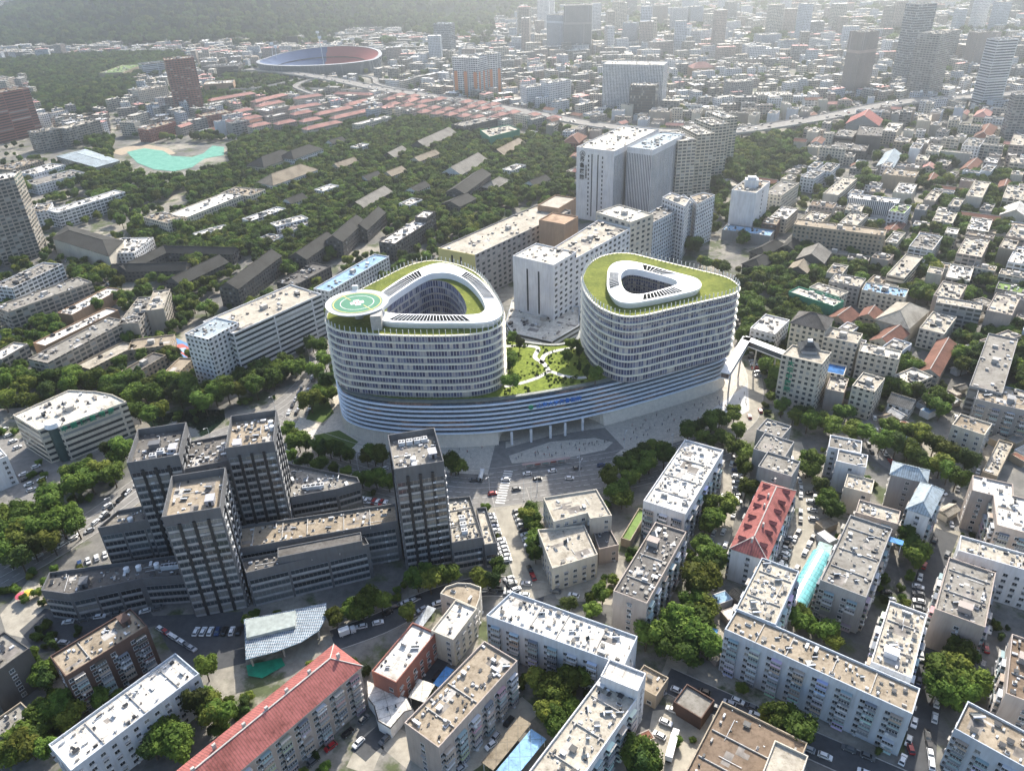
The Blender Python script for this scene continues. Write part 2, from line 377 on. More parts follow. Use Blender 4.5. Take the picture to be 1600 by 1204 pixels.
WIN = [me_window(k) for k in range(3)]; BAL = [me_balcony(k) for k in range(3)]; VENT = [me_vent(k) for k in range(3)]
HEAT = me_heater(); STAIR = me_stair(); TANK = me_tank(); ACU = me_acunit()
def put(name, items, parent, cap=100, stuffname=None, org=Vector((0, 0, 0))):
    """items = [(mesh, x, y, z, rz, colour)] in the parent's space; the 100 that show largest become parts, the rest one part"""
    items = sorted(items, key=lambda t: (t[1]+org.x)**2+(t[2]+org.y)**2+(CH-t[3])**2)
    for me, x, y, z, rz, col in items[:cap]:
        o = link(name, me, parent, col, (x, y, z)); o.rotation_euler.z = rz
    rest = items[cap:]
    if rest:
        b = MB(); mats = [m_ for m_ in rest[0][0].materials]
        for me, x, y, z, rz, col in rest:
            ca, sa = math.cos(rz), math.sin(rz); vs = [(x+v.co.x*ca-v.co.y*sa, y+v.co.x*sa+v.co.y*ca, z+v.co.z) for v in me.vertices]
            for p in me.polygons: b.face([vs[k] for k in p.vertices], p.material_index)
        o = b.build(stuffname or name, mats, parent, rest[0][5]); o['kind'] = 'stuff'
def rect3(A, B, C, h, maxd=1e9):
    a, b_, c = at(*A, h), at(*B, h), at(*C, h); u = (b_-a).normalized(); v = (c-b_); v = v-u*v.dot(u)
    if maxd < 1e8 and v.length > max(16, (b_-a).length*maxd): v = v.normalized()*max(16, (b_-a).length*maxd)
    return [a, b_, b_+v, a+v]
def band_mesh(L, hh, mull=1.6, proud=.08, sp=False):
    b = MB()
    if sp:
        b.box((L/2, -.1, -.62), (L, .34, .95), 0, 2, True); k = int(L/2.6)
        for i in range(k):
            if rnd.random() < .12: b.box((L*(i+.5)/k, -.5, -.3), (1.2, .5, .7), 0, 3, True)
    b; b.face([(0, -proud, 0), (L, -proud, 0), (L, -proud, hh), (0, -proud, hh)], 1)
    b.box((L/2, -proud/2-.06, -.06), (L, proud+.12, .12), 0, 0, True); b.box((L/2, -proud/2-.06, hh+.06), (L, proud+.12, .12), 0, 0, True)
    k = max(1, int(L/mull))
    for i in range(k+1): b.box((i*L/k, -proud-.03, hh/2), (.1, .08, hh), 0, 0)
    return b.mesh('window_band', ['mullion' if sp else 'frame', 'glass', 'spandrel', 'frame'])
def facing(a, b_, org):
    mx, my = (a[0]+b_[0])/2+org.x, (a[1]+b_[1])/2+org.y; dx, dy = b_[0]-a[0], b_[1]-a[1]
    return (dy*(-mx)+(-dx)*(-my))/math.hypot(dx, dy)/math.hypot(mx, my)      # outward normal . direction to camera
def fit_windows(P, h, z0, style, org, parent, wc, floor=3.0):
    wi, ba = [], []
    for i in range(len(P)):
        a, b_ = P[i], P[(i+1) % len(P)]; L = math.hypot(b_[0]-a[0], b_[1]-a[1])
        if L < 3.5 or facing(a, b_, org) < -0.25: continue
        ux, uy = (b_[0]-a[0])/L, (b_[1]-a[1])/L; rz = math.atan2(uy, ux); nf = int((h-z0-.6)/floor)
        if style in 'rx':
            fl = 3.6 if style == 'x' else 3.4; nf = int((h-z0-.4)/fl)
            if nf < 1: continue
            sub = 3 if style == 'x' and L > 24 else 1; me = band_mesh((L-1.2)/sub-(.9 if sub > 1 else 0), 2.0 if style == 'x' else 1.6, 1.5, .08, style == 'x')
            for f in range(nf):
                for s in range(sub):
                    u = .6+s*(L-1.2)/sub
                    wi.append(((me, a[0]+ux*u, a[1]+uy*u, z0+1.1+f*fl, rz, wc), 'window_band'))
            if style == 'x' and h-z0 > 30:
                for s in range(1, 4):
                    u = s*L/4; q = MB(); q.box((0, -.25, (h-z0)/2-.5), (1.1, .55, h-z0-1)); o = q.build('pier', ['dark'], parent, None, (a[0]+ux*u, a[1]+uy*u, z0)); o.rotation_euler.z = rz
            continue
        end = L < 16
        if style == 'b' and not end:
            nb = max(1, round(L/7.2)); st = L/nb
            for k in range(nb):
                for f in range(nf):
                    u = (k+.5)*st
                    if rnd.random() < .96: ba.append((BAL[rnd.randrange(3)], a[0]+ux*u, a[1]+uy*u, z0+.2+f*floor, rz, rnd.choice((tuple(c_*rnd.uniform(.75, 1.2) for c_ in wc), tuple(c_*rnd.uniform(.75, 1.2) for c_ in wc), (.55, .57, .6), (.2, .22, .25), (.4, .33, .27), (.3, .4, .42)))))
                    if st > 5.6:
                        u = (k+.02)*st+1.0; wi.append(((WIN[rnd.randrange(2)], a[0]+ux*u, a[1]+uy*u, z0+1.1+f*floor, rz, wc), 'window'))
        else:
            sp = 3.4 if style == 'w' else 3.6; nw = max(1, int((L-1.5)/sp)); cols = range(nw)
            if style == 'b' or (style == 'w' and end and L < 11): cols = [nw//2]
            for k in cols:
                for f in range(nf):
                    u = L*(k+.5)/nw; wi.append(((WIN[rnd.choice((0, 0, 1, 2))], a[0]+ux*u, a[1]+uy*u, z0+1.1+f*floor, rz, wc), 'window'))
    for nm in ('window_band', 'window'):
        t = [w_ for w_, k in wi if k == nm]
        if t: put(nm, t, parent, 100, nm+'_rows', org)
    if ba: put('balcony', ba, parent, 100, 'balcony_rows', org)
def volume(root, P, h, wall, roof, style, z0=0.0, name='wall', rt='f', near=True, clutter=1.0, nested=False, floor=3.0, par=0.9, seam=False, rise=None, blank=9):
    """walls, roof, windows and roof furniture of one block; P in world coordinates (ccw)"""
    org = root.location if root.parent is None else root.parent.location
    P = [(p[0]-org.x, p[1]-org.y) for p in P]; n_ = len(P)
    wc, rc = PAL[wall], PAL[roof]; key = 'wall' if (near and style in 'wbrx') or style == 'k' else 'wall_'+style
    b = MB(); top = h+(par if rt == 'f' else 0); u = 0
    for i in range(n_):
        a, c = P[i], P[(i+1) % n_]; L = math.hypot(c[0]-a[0], c[1]-a[1])
        m_ = 1 if (L > 15 or style in 'wrxvz') else 0
        if style == 'v': m_ = 1 if L > 8 else 0
        if facing(a, c, org) > blank: m_ = 0
        b.face([(a[0], a[1], z0), (c[0], c[1], z0), (c[0], c[1], top), (a[0], a[1], top)], m_, [(0, 0), (L, 0), (L, top-z0), (0, top-z0)])
    if rt == 'f':
        I = offset(P, .35)
        for i in range(n_):
            j = (i+1) % n_; b.face([(*P[i], top), (*P[j], top), (*I[j], top), (*I[i], top)], 2); b.face([(*I[j], h), (*I[i], h), (*I[i], top), (*I[j], top)], 2)
    L0 = math.hypot(P[1][0]-P[0][0], P[1][1]-P[0][1]); L1 = math.hypot(P[2][0]-P[1][0], P[2][1]-P[1][1])
    if rt in 'gh' and n_ == 4:
        Q = P if L0 >= L1 else P[1:]+P[:1]; W = min(L0, L1); rs = rise or W*.3
        if rt == 'g':
            for k in (1, 3):
                a, c = Q[k], Q[(k+1) % 4]; b.face([(*a, h), (*c, h), ((a[0]+c[0])/2, (a[1]+c[1])/2, h+rs)], 0)
    body = b.build(name, ['wall', key, 'wall'], root, wc)
    if rt in 'gh' and n_ == 4:
        r = MB(); O = offset(Q, -.7); ov = .7*rs/(W/2); a, c, d, e = O
        ml = (Vector(a)+Vector(e))/2; mr = (Vector(c)+Vector(d))/2; LL = (mr-ml).length; t = (W/2)/LL if rt == 'h' else 0
        r1 = ml+(mr-ml)*t; r2 = mr+(ml-mr)*t; zt = h+rs; ze = h-ov*.6
        A, C, D, E = [(*q, ze) for q in (a, c, d, e)]; X, Y = (r1.x, r1.y, zt), (r2.x, r2.y, zt)
        r.face([A, C, Y, X], 0, [(0, 0), (LL, 0), (LL*(1-t), W/2), (LL*t, W/2)]); r.face([D, E, X, Y], 0, [(0, 0), (LL, 0), (LL*(1-t), W/2), (LL*t, W/2)])
        if rt == 'h': r.face([C, D, Y], 0, [(0, 0), (W, 0), (W/2, W/2)]); r.face([E, A, X], 0, [(0, 0), (W, 0), (W/2, W/2)])
        r.tube(X, Y, .3, 4, 1)
        if near and LL > 30:
            for k in range(int(LL/9)):
                q = ml+(mr-ml)*((k+.6)/int(LL/9))+Vector((rnd.uniform(-2, 2), rnd.uniform(-2, 2))); r.box((q.x, q.y, h+rs), (1.1, .7, 2.2), math.atan2(c[1]-a[1], c[0]-a[0]), 1)
        if rt == 'h':
            for p, q in ((A, X), (E, X), (C, Y), (D, Y)): r.tube(p, q, .2, 4, 1)
        under = [(*q, ze-.25) for q in (a, c, d, e)]; r.strip(under, [A, C, D, E], 1); r.face(under[::-1], 1)
        ro = r.build('roof', ['tile', 'conc' if roof in 'rpso' else 'tile'], root if not nested else body, rc)
    else:
        r = MB(); I = offset(P, .36); LX = (Vector(P[1])-Vector(P[0])) if L0 > L1 else (Vector(P[2])-Vector(P[1])); LX = LX.normalized()
        r.poly(I, h+.02, 0, (LX.x, LX.y))
        roof_detail(r, P, h+.02, LX, near, clutter)
        if not near and clutter > 0:
            xs = [p[0] for p in I]; ys = [p[1] for p in I]; area = (max(xs)-min(xs))*(max(ys)-min(ys))
            for k in range(min(30, int(area/70*clutter)+1)):
                x, y = rnd.uniform(min(xs), max(xs)), rnd.uniform(min(ys), max(ys))
                if inside(x, y, offset(P, 1.6)): s = rnd.uniform(.8, 2.2); r.box((x, y, h+s*.4), (s, s*rnd.uniform(.8, 1.8), s*.8), math.atan2(LX.y, LX.x), rnd.choice((1, 1, 2)))
            if area > 250 and rnd.random() < .6:
                x, y = (max(xs)+min(xs))/2, (max(ys)+min(ys))/2
                if inside(x, y, offset(P, 2.5)): r.box((x, y, h+1.3), (4, 3.2, 2.6), math.atan2(LX.y, LX.x), 1)
        ro = r.build('roof', ['seam' if seam else 'roof', 'conc', 'dark', 'patch', 'frame'], root if not nested else body, rc)
        if near and clutter > 0:
            items = []; xs = [p[0] for p in I]; ys = [p[1] for p in I]; rz = math.atan2(LX.y, LX.x); In = offset(P, 1.8); ar = abs(sum(P[i][0]*P[(i+1) % n_][1]-P[(i+1) % n_][0]*P[i][1] for i in range(n_)))/2
            tgt = root if nested else ro; got = []
            for k in range(int(ar/42*clutter)+2):
                for _ in range(12):
                    x, y = rnd.uniform(min(xs), max(xs)), rnd.uniform(min(ys), max(ys))
                    if inside(x, y, In) and all((x-g[0])**2+(y-g[1])**2 > 6 for g in got): break
                else: continue
                got.append((x, y)); q = rnd.random(); me, nm = (VENT[0], 'roof_vent') if q < .4 else (VENT[1], 'roof_vent') if q < .62 else (VENT[2], 'chimney') if q < .8 else (HEAT, 'solar_water_heater')
                o = link(nm, me, body if nested else ro, None, (x, y, h+.02)); o.rotation_euler.z = (rz if nm != 'solar_water_heater' else math.pi)+rnd.choice((0, 0, 0, 1.57)); sc_ = rnd.uniform(.55, 1.25); o.scale = (sc_*rnd.uniform(.7, 1.7), sc_*rnd.uniform(.7, 1.5), sc_*rnd.uniform(.45, .95))
            if ar > 260 and clutter >= 1:
                for _ in range(40):
                    x, y = rnd.uniform(min(xs), max(xs)), rnd.uniform(min(ys), max(ys))
                    if inside(x, y, offset(P, 3.4)) and all((x-g[0])**2+(y-g[1])**2 > 14 for g in got):
                        o = link('stair_head', STAIR, body if nested else ro, tuple(c_*.9 for c_ in wc), (x, y, h+.02)); o.rotation_euler.z = rz; break
    if near and style in 'wbrx': fit_windows(P, h, z0, style, org, body if nested else root, wc, floor)
    return body
def roof_detail(r, P, h, LX, near, clutter):
    if clutter <= 0: return
    In = offset(P, 1.0); xs = [p[0] for p in In]; ys = [p[1] for p in In]; rz = math.atan2(LX.y, LX.x); LY = Vector((-LX.y, LX.x)); n_ = len(P)
    ar = abs(sum(P[i][0]*P[(i+1) % n_][1]-P[(i+1) % n_][0]*P[i][1] for i in range(n_)))/2
    def ok(x, y, a, c): return all(inside(x+LX.x*a*s-LX.y*c*t, y+LX.y*a*s+LX.x*c*t, In) for s in (-.5, .5) for t in (-.5, .5))
    k = 0
    for _ in range(int(ar/(38 if near else 90))+1):         # membrane repairs and re-laid strips
        x, y = rnd.uniform(min(xs), max(xs)), rnd.uniform(min(ys), max(ys)); a, c = rnd.uniform(1.5, 8), rnd.uniform(1, 5)
        if ok(x, y, a, c): k += 1; r.box((x, y, h+.01+.002*k), (a, c, .01+.001*k), rz, rnd.choice((3, 3, 1, 0)))
    us = [Vector(p).dot(LX) for p in In]; vs = [Vector(p).dot(LY) for p in In]
    if near and len(P) == 4 and max(us)-min(us) > 24:       # low walls between stairwells
        u = min(us)+rnd.uniform(7, 12)
        while u < max(us)-5:
            m_ = LX*u+LY*((min(vs)+max(vs))/2); r.box((m_.x, m_.y, h+.25), (.3, max(vs)-min(vs)-.2, .5), rz, 1); u += rnd.uniform(10, 15)
        for v in (min(vs)+1.5, max(vs)-1.5):                 # chimney and flue rows along both eaves
            u = min(us)+2
            while u < max(us)-1:
                if rnd.random() < .75: m_ = LX*u+LY*v; r.box((m_.x, m_.y, h+.35), (rnd.uniform(.5, 1.5), rnd.uniform(.4, .8), rnd.uniform(.5, 1.1)), rz, rnd.choice((1, 1, 4, 2)))
                u += rnd.uniform(2.2, 4.5)
    if not near:
        for _ in range(min(60, int(ar/14*min(clutter, 2)))):
            x, y = rnd.uniform(min(xs), max(xs)), rnd.uniform(min(ys), max(ys))
            if inside(x, y, In): s = rnd.uniform(.4, 1.3); r.box((x, y, h+s*.4), (s, s*rnd.uniform(.6, 2.6), s*.8), rz, rnd.choice((1, 2, 4, 3, 3)))
    if near:
        for _ in range(int(ar/11*min(clutter, 2))):          # boxes, pots, aerials, junk
            x, y = rnd.uniform(min(xs), max(xs)), rnd.uniform(min(ys), max(ys))
            if inside(x, y, In): s = rnd.uniform(.25, .8); r.box((x, y, h+s*.4), (s, s*rnd.uniform(.6, 2.4), s*.8), rz+rnd.uniform(-.3, .3), rnd.choice((1, 2, 4, 4, 3)))
        for _ in range(int(ar/120)):
            x, y = rnd.uniform(min(xs), max(xs)), rnd.uniform(min(ys), max(ys)); a = LX if rnd.random() < .6 else LY; L = rnd.uniform(3, 10); q = Vector((x, y))+a*L
            if inside(x, y, In) and inside(q.x, q.y, In): r.tube((x, y, h+.25), (q.x, q.y, h+.25), .1, 4, 4)
M['patch'] = flat('roof_patch', (.22, .20, .18), .9, var=.6, scale=.2)
BLD = []
def building(name, label, cat, P, h, wall='W', roof='g', style='w', group=None, world=False, maxd=1e9, **k):
    P = list(P) if world else (rect3(*P, h, maxd) if len(P) == 3 else [at(*p, h) for p in P])
    P = ccw([(p[0], p[1]) for p in P]); cx = sum(p[0] for p in P)/len(P); cy = sum(p[1] for p in P)/len(P)
    root = thing(name, label, cat, (cx, cy, 0), group); claim(P); BLD.append((root, P, h))
    k.setdefault('near', cy < 335 and style in 'wbrxk')
    volume(root, P, h, wall, roof, style, **k); return root
# ------------------------------------------------------------------ the new hospital: two drum towers on a banded podium
def loop(px, z, n_=200):
    """smooth closed curve through surveyed points, resampled evenly"""
    p = [at(*q, z).xy for q in px]; m_ = len(p); o = []
    for i in range(m_):
        a, b_, c, d = p[i-1], p[i], p[(i+1) % m_], p[(i+2) % m_]
        for k in range(12):
            t = k/12; o.append(0.5*((2*b_)+(c-a)*t+(2*a-5*b_+4*c-d)*t*t+(3*b_-a-3*c+d)*t**3))
    for _ in range(6): o = [(o[i-1]+o[i]*2+o[(i+1) % len(o)])/4 for i in range(len(o))]
    return ccw([(q.x, q.y) for q in o])
def radial(P, c, n_):
    out = []
    for k in range(n_):
        th = 2*math.pi*k/n_; d = (math.cos(th), math.sin(th)); best = 0
        for i in range(len(P)):
            a, b_ = P[i], P[(i+1) % len(P)]; ex, ey = b_[0]-a[0], b_[1]-a[1]; den = d[0]*ey-d[1]*ex
            if abs(den) < 1e-9: continue
            t = ((a[0]-c[0])*ey-(a[1]-c[1])*ex)/den; s = ((a[0]-c[0])*d[1]-(a[1]-c[1])*d[0])/den
            if t > 0 and -1e-6 <= s <= 1.000001: best = max(best, t)
        out.append((c[0]+d[0]*best, c[1]+d[1]*best))
    return out
def evenly(P, n_):
    L = [0]; m_ = len(P)
    for i in range(m_): L.append(L[-1]+math.hypot(P[(i+1) % m_][0]-P[i][0], P[(i+1) % m_][1]-P[i][1]))
    out = []; j = 0
    for k in range(n_):
        s = L[-1]*k/n_
        while L[j+1] < s: j += 1
        t = (s-L[j])/(L[j+1]-L[j]+1e-9); a, b_ = P[j], P[(j+1) % m_]; out.append((a[0]+(b_[0]-a[0])*t, a[1]+(b_[1]-a[1])*t))
    return out
def ring3(P, z): return [(p[0], p[1], z) for p in P]
def ledge(P, z, hh, out, inn=.4):
    """projecting rounded band round a closed outline"""
    b = MB(); A = offset(P, inn); B = offset(P, -out*.75); C = offset(P, -out)
    b.strip(ring3(A, z), ring3(B, z)); b.strip(ring3(B, z), ring3(C, z+hh*.35)); b.strip(ring3(C, z+hh*.35), ring3(C, z+hh*.65))
    b.strip(ring3(C, z+hh*.65), ring3(B, z+hh)); b.strip(ring3(B, z+hh), ring3(A, z+hh))
    return b
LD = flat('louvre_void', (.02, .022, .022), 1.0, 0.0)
HB = thing('hospital_building', 'new hospital with two rounded green-roofed towers on a long banded podium', 'hospital', (10, 385, 0))
HO = HB.location
def loc(P): return [(p[0]-HO.x, p[1]-HO.y) for p in P]
def ledge_flip(b):
    b.f = [tuple(reversed(f)) for f in b.f]; return b
PT = 27.0
def drum(label, outer, ro, ri, void, deck, rz, cpx, panels):
    O = evenly(loop(outer, deck), 220); c = at(*cpx, deck); c = (c.x, c.y)
    t = MB(); t.wall(loc(O), PT, deck+.3); body = t.build('tower', ['curtain'], HB); body['label'] = label
    nl = 9; fh = (deck-PT)/nl
    for k in range(nl):
        ledge(loc(O), PT+(k+1)*fh-.45, .72, 1.2).build('floor_band', ['cream'], body)
    N = 180; V = radial(evenly(loop(void, deck), 120), c, N); OR = radial(O, c, N)
    d = MB(); d.strip(ring3(loc(V), deck+.32), ring3(loc(OR), deck+.32)); d.f = [tuple(reversed(f)) for f in d.f]; d.build('roof_garden', ['sedum'], body)
    cw = MB(); cw.wall(loc(V)[::-1], PT, deck+.3); cw.build('courtyard_wall', ['curtain'], body)
    fl = MB(); fl.poly(loc(V), PT+.1); fl.build('courtyard_floor', ['asphaltd'], body)
    for k in range(nl-1):
        VV = loc(V)[::-1]; b = MB(); A = loc(V); B = offset(A, .9); z = PT+(k+1)*fh
        b.strip(ring3(B, z), ring3(A, z)); b.strip(ring3(B, z+.6), ring3(B, z)); b.strip(ring3(A, z+.6), ring3(B, z+.6)); b.build('courtyard_band', ['conc'], body)
    # glass screen with fins round the roof edge
    s = MB(); E2 = evenly(loc(O), 100); s.box((0, 0, 0), (.18, .6, 4.4), 0, 0, True); fin = s.mesh('roof_fin', ['frame'])
    for i, p in enumerate(E2):
        q = E2[(i+1) % 100]; a = math.atan2(q[1]-p[1], q[0]-p[0]); o = link('roof_fin', fin, body, None, (p[0]+.35*math.sin(a), p[1]-.35*math.cos(a), deck+.9)); o.rotation_euler.z = a
    A, B = radial(evenly(loop(ro, rz), 150), c, N), radial(evenly(loop(ri, rz), 150), c, N); A, B = loc(A), loc(B)
    r = MB(); r.strip(ring3(B, rz), ring3(A, rz)); r.strip(ring3(A, rz), ring3(A, rz-1)); r.strip(ring3(A, rz-1), ring3(offset(A, 1.2), deck+.3)); r.strip(ring3(B, deck+.3), ring3(B, rz))
    r.f = [tuple(reversed(f)) for f in r.f]; r.build('roof_ring', ['white'], body)
    lc = (c[0]-HO.x, c[1]-HO.y)
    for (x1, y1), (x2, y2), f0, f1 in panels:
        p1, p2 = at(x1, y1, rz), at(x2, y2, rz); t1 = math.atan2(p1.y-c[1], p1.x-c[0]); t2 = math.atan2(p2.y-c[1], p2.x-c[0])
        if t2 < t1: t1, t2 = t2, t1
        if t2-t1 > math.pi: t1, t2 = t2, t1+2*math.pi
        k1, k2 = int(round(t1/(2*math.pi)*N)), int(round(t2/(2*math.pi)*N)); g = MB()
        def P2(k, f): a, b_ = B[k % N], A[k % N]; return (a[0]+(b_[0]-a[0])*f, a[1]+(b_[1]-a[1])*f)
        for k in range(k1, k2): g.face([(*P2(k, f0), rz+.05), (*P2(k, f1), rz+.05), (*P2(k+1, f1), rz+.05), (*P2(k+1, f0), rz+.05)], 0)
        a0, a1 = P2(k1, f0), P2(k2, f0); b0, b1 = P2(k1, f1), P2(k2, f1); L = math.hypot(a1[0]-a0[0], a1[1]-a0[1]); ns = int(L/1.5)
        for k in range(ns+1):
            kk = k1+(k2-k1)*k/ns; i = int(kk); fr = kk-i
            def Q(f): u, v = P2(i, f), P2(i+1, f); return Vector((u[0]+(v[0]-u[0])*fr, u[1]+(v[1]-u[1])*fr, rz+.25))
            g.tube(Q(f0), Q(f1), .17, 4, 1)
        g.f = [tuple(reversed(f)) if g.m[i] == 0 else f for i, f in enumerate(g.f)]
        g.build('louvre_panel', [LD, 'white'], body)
    return body, O
LT, LO = drum('rounded west tower with a helipad at its corner', [(511,501),(517,509),(536.5,517),(593,522),(664,524),(734,522),(774,512),(786,494),(774,465),(751,434),(728,419),(700,411),(672,408),(638,416),(607,431),(576,447),(550,462),(517,485)],
    [(593,457.7),(638,428),(675,412.5),(700,411.6),(726,421),(751,436.5),(774,462),(784.5,484.5),(779,496),(757,503.4),(706,504),(649,504),(598.6,501),(588,490),(586,470)],
    [(600,474),(638,446),(663.6,431),(678,426.6),(703,426.6),(728.6,438),(748,457.7),(758,477.5),(755,486),(740,491),(678,491),(606,488)],
    [(608,478),(638,457),(661,443),(678,438),(702,443),(720,460),(729,480),(725,493),(700,497),(640,497),(608,493)], 62.5, 66.5, (682,475),
    [((595,462),(655,425),.15,.85), ((726,428),(771,466),.12,.85), ((730,498),(614,497),.12,.8)])
RT, RO = drum('rounded triangular east tower with a small dark courtyard', [(911,440),(914,427),(920,416),(934.5,404),(958.4,397),(985,397),(1009,402.4),(1069,417.4),(1129,432),(1150,444),(1153,453),(1138,461),(1099,470),(1039,484),(1009,491),(982,494),(958,489),(934.5,477),(918,459)],
    [(948.6,434),(951,419),(961,410),(979,407.5),(1003,411),(1054,425),(1087,434),(1096,444),(1090,452),(1063,459),(1009,470),(979,472.7),(961,467),(949.5,452)],
    [(970,431),(975,423),(985,420),(1003,422),(1048,434),(1058,440),(1053,446),(1009,458),(991,459),(979,455),(972,446)],
    [(972,434),(977,426),(986,423),(1003,425),(1046,437),(1055,442),(1050,448),(1009,460),(991,461),(980,457),(973,448)], 65.0, 69.0, (1008,441),
    [((1003,415),(1050,428),.12,.85), ((1058,452),(1004,467),.12,.8), ((952,425),(953,452),.15,.85)])
# podium
front = [at(x, y, PT) for x, y in ((529,598),(536,609),(565,620),(621,627),(678,628),(730,627),(762,625),(800,621),(840,615),(905,604),(964,591),(1020,576),(1069,562),(1105,551),(1130,543),(1138,533))]
rb = [p for p in RO if p[1] > 392 and p[0] > 60]; rb = sorted(rb, key=lambda p: -p[0])
back = [Vector((122, 388, 0)), Vector((100, 412, 0)), Vector((62, 430, 0)), Vector((42, 412, 0)), at(905,532,PT), at(865,541,PT), at(800,531,PT), Vector((-6, 400, 0)), Vector((-20, 428, 0)), Vector((-48, 444, 0)), Vector((-90, 405, 0)), Vector((-99, 380, 0))]
def smooth(p, it=5, sub=10):
    p = [Vector((q[0], q[1])) for q in p]; o = []
    for i in range(len(p)):
        for k in range(sub): o.append(p[i].lerp(p[(i+1) % len(p)], k/sub))
    for _ in range(it*4): o = [(o[i-1]+o[i]*2+o[(i+1) % len(o)])/4 for i in range(len(o))]
    return ccw([(q.x, q.y) for q in o])
PO = evenly(smooth(front+back), 260); PL = loc(PO)
claim(PO)
t = MB(); t.wall(PL, 7.6, PT); pod = t.build('podium', ['podglass'], HB)
t = MB(); t.poly(PL, PT); t.build('podium_garden', ['lawn'], pod)
t = MB(); t.poly(PL, 7.6); t.f = [tuple(reversed(f)) for f in t.f]; t.build('podium_soffit', ['conc'], pod)
for k in range(7): ledge(PL, 7.6+k*2.72, .85, 1.3).build('louvre_band', ['louvre'], pod)
ledge(PL, PT-.4, .9, .7, 1.6).build('coping', [flat('coping_grey', (.16, .18, .17), .6)], pod)
bi, wl = [], []
for i, p in enumerate(PO):
    x, y = pix((p[0], p[1], 8)); d = 3.0
    if p[1] < 400:
        if 778 < x < 940: d = 3+15*min(1, (x-778)/25, (940-x)/25)
    wl.append(d)
P1, P2_ = [], []
for i in range(len(PL)):
    a, c = Vector(PL[i-1]), Vector(PL[(i+1) % len(PL)]); e = (c-a).normalized(); n2 = Vector((-e.y, e.x)); q = Vector(PL[i])
    P1.append(tuple(q+n2*(wl[i]-2.0))); P2_.append(tuple(q+n2*(wl[i]-(4.5 if wl[i] < 4 else 0))))
b = MB()
for i in range(len(PL)):
    j = (i+1) % len(PL); zig = .5 if i % 2 else 0
    b.face([(*P2_[i], 0), (*P2_[j], 0), (*P1[j], 7.6), (*P1[i], 7.6)], 0)
    e = Vector(P1[j])-Vector(P1[i]); L = e.length; a = math.atan2(e.y, e.x)
    for s in (0, .5):
        q = Vector(P1[i])+e*s; r_ = Vector(P2_[i])+(Vector(P2_[j])-Vector(P2_[i]))*s
        b.tube((*r_, 0), (*q, 7.6), .34, 4, 0)
b.build('base_wall', [flat('pleated_stone', (.80, .73, .62), .7, var=.1)], HB)
for x, y in ((830,690),(883,680),(800,694),(860,684),(910,672)):
    p = at(x, y, 0); c = MB(); c.cyl((p.x-HO.x, p.y-HO.y), .7, 0, 7.7, 12); c.build('column', ['white'], HB)
# helipad on its concrete shaft
hc = at(558, 473, 71); hr = (at(603, 473, 71)-hc).length; hx, hy = hc.x-HO.x, hc.y-HO.y
def disk(r, z, r0=0, k=64):
    b = MB()
    A = [(hx+r*math.cos(2*math.pi*i/k), hy+r*math.sin(2*math.pi*i/k), z) for i in range(k)]
    if r0: B = [(hx+r0*math.cos(2*math.pi*i/k), hy+r0*math.sin(2*math.pi*i/k), z) for i in range(k)]; b.strip(A, B)
    else: b.face(A)
    return b
b = MB(); b.cyl((hx, hy), hr*.55, 69, 70.2, 64, 0, hr); b.cyl((hx, hy), hr, 70.2, 71, 64); pad = b.build('helipad', [flat('pad_edge', (.36, .37, .42), .6, var=.1)], HB)
GR = flat('helipad_green', (.05, .20, .12), .7, var=.15); YE = flat('helipad_yellow', (.55, .47, .16), .7, var=.1)
disk(hr*.86, 71.06).build('landing_surface', [GR], pad); disk(hr*.83, 71.12, hr*.79).build('yellow_ring', [YE], pad); disk(hr*.58, 71.12, hr*.555).build('white_ring', ['line'], pad)
b = MB(); b.strip([(hx+hr*1.0*math.cos(i*math.pi/32), hy+hr*math.sin(i*math.pi/32), 71.02) for i in range(64)], [(hx+hr*1.07*math.cos(i*math.pi/32), hy+hr*1.07*math.sin(i*math.pi/32), 71.4) for i in range(64)])
b.strip([(hx+hr*1.07*math.cos(i*math.pi/32), hy+hr*1.07*math.sin(i*math.pi/32), 71.4) for i in range(64)], [(hx+hr*1.07*math.cos(i*math.pi/32), hy+hr*1.07*math.sin(i*math.pi/32), 70.9) for i in range(64)])
b.strip([(hx+hr*1.07*math.cos(i*math.pi/32), hy+hr*1.07*math.sin(i*math.pi/32), 70.9) for i in range(64)], [(hx+hr*1.0*math.cos(i*math.pi/32), hy+hr*math.sin(i*math.pi/32), 70.85) for i in range(64)]); b.build('safety_net', ['white'], pad)
b = MB(); 
for a in (0, math.pi/2): b.box((hx, hy, 71.12+a*.01), (hr*.46, hr*.2, .08), a+.35)
b.build('cross_marking', ['line'], pad)
b = MB(); ca, sa = math.cos(.35), math.sin(.35)
for u, v, w_, l_ in ((-.9, 0, .35, 2.4), (.9, 0, .35, 2.4), (0, 0, 1.5, .35)): b.box((hx+u*ca-v*sa, hy+u*sa+v*ca, 71.26), (w_, l_, .05), .35)
b.build('letter_marking', [flat('helipad_red', (.5, .04, .04), .6)], pad)
b = MB(); b.box((hx+hr*.45, hy-hr*.45, 71.12), (.45, hr*.62, .05), math.radians(40)); b.box((hx-hr*.45, hy+hr*.45, 71.12), (.45, hr*.62, .05), math.radians(40)); b.build('lead_line', [YE], pad)
b = MB(); q = at(555, 452, 71); b.box((q.x-HO.x, q.y-HO.y, 72), (3, 1.2, 2.4)); b.build('access_hatch', ['white'], pad)
q = at(590, 512, 63); b = MB(); b.prism([(q.x-HO.x+dx, q.y-HO.y+dy) for dx, dy in ((-2.6, -2.4), (2.6, -2.4), (2.6, 4.5), (-2.6, 4.5))], 62.6, 70.4); b.build('lift_shaft', ['conc'], HB)
b = MB(); b.cyl((hx, hy), 2.2, 62.6, 69.2, 16); b.build('support_column', ['conc'], HB)
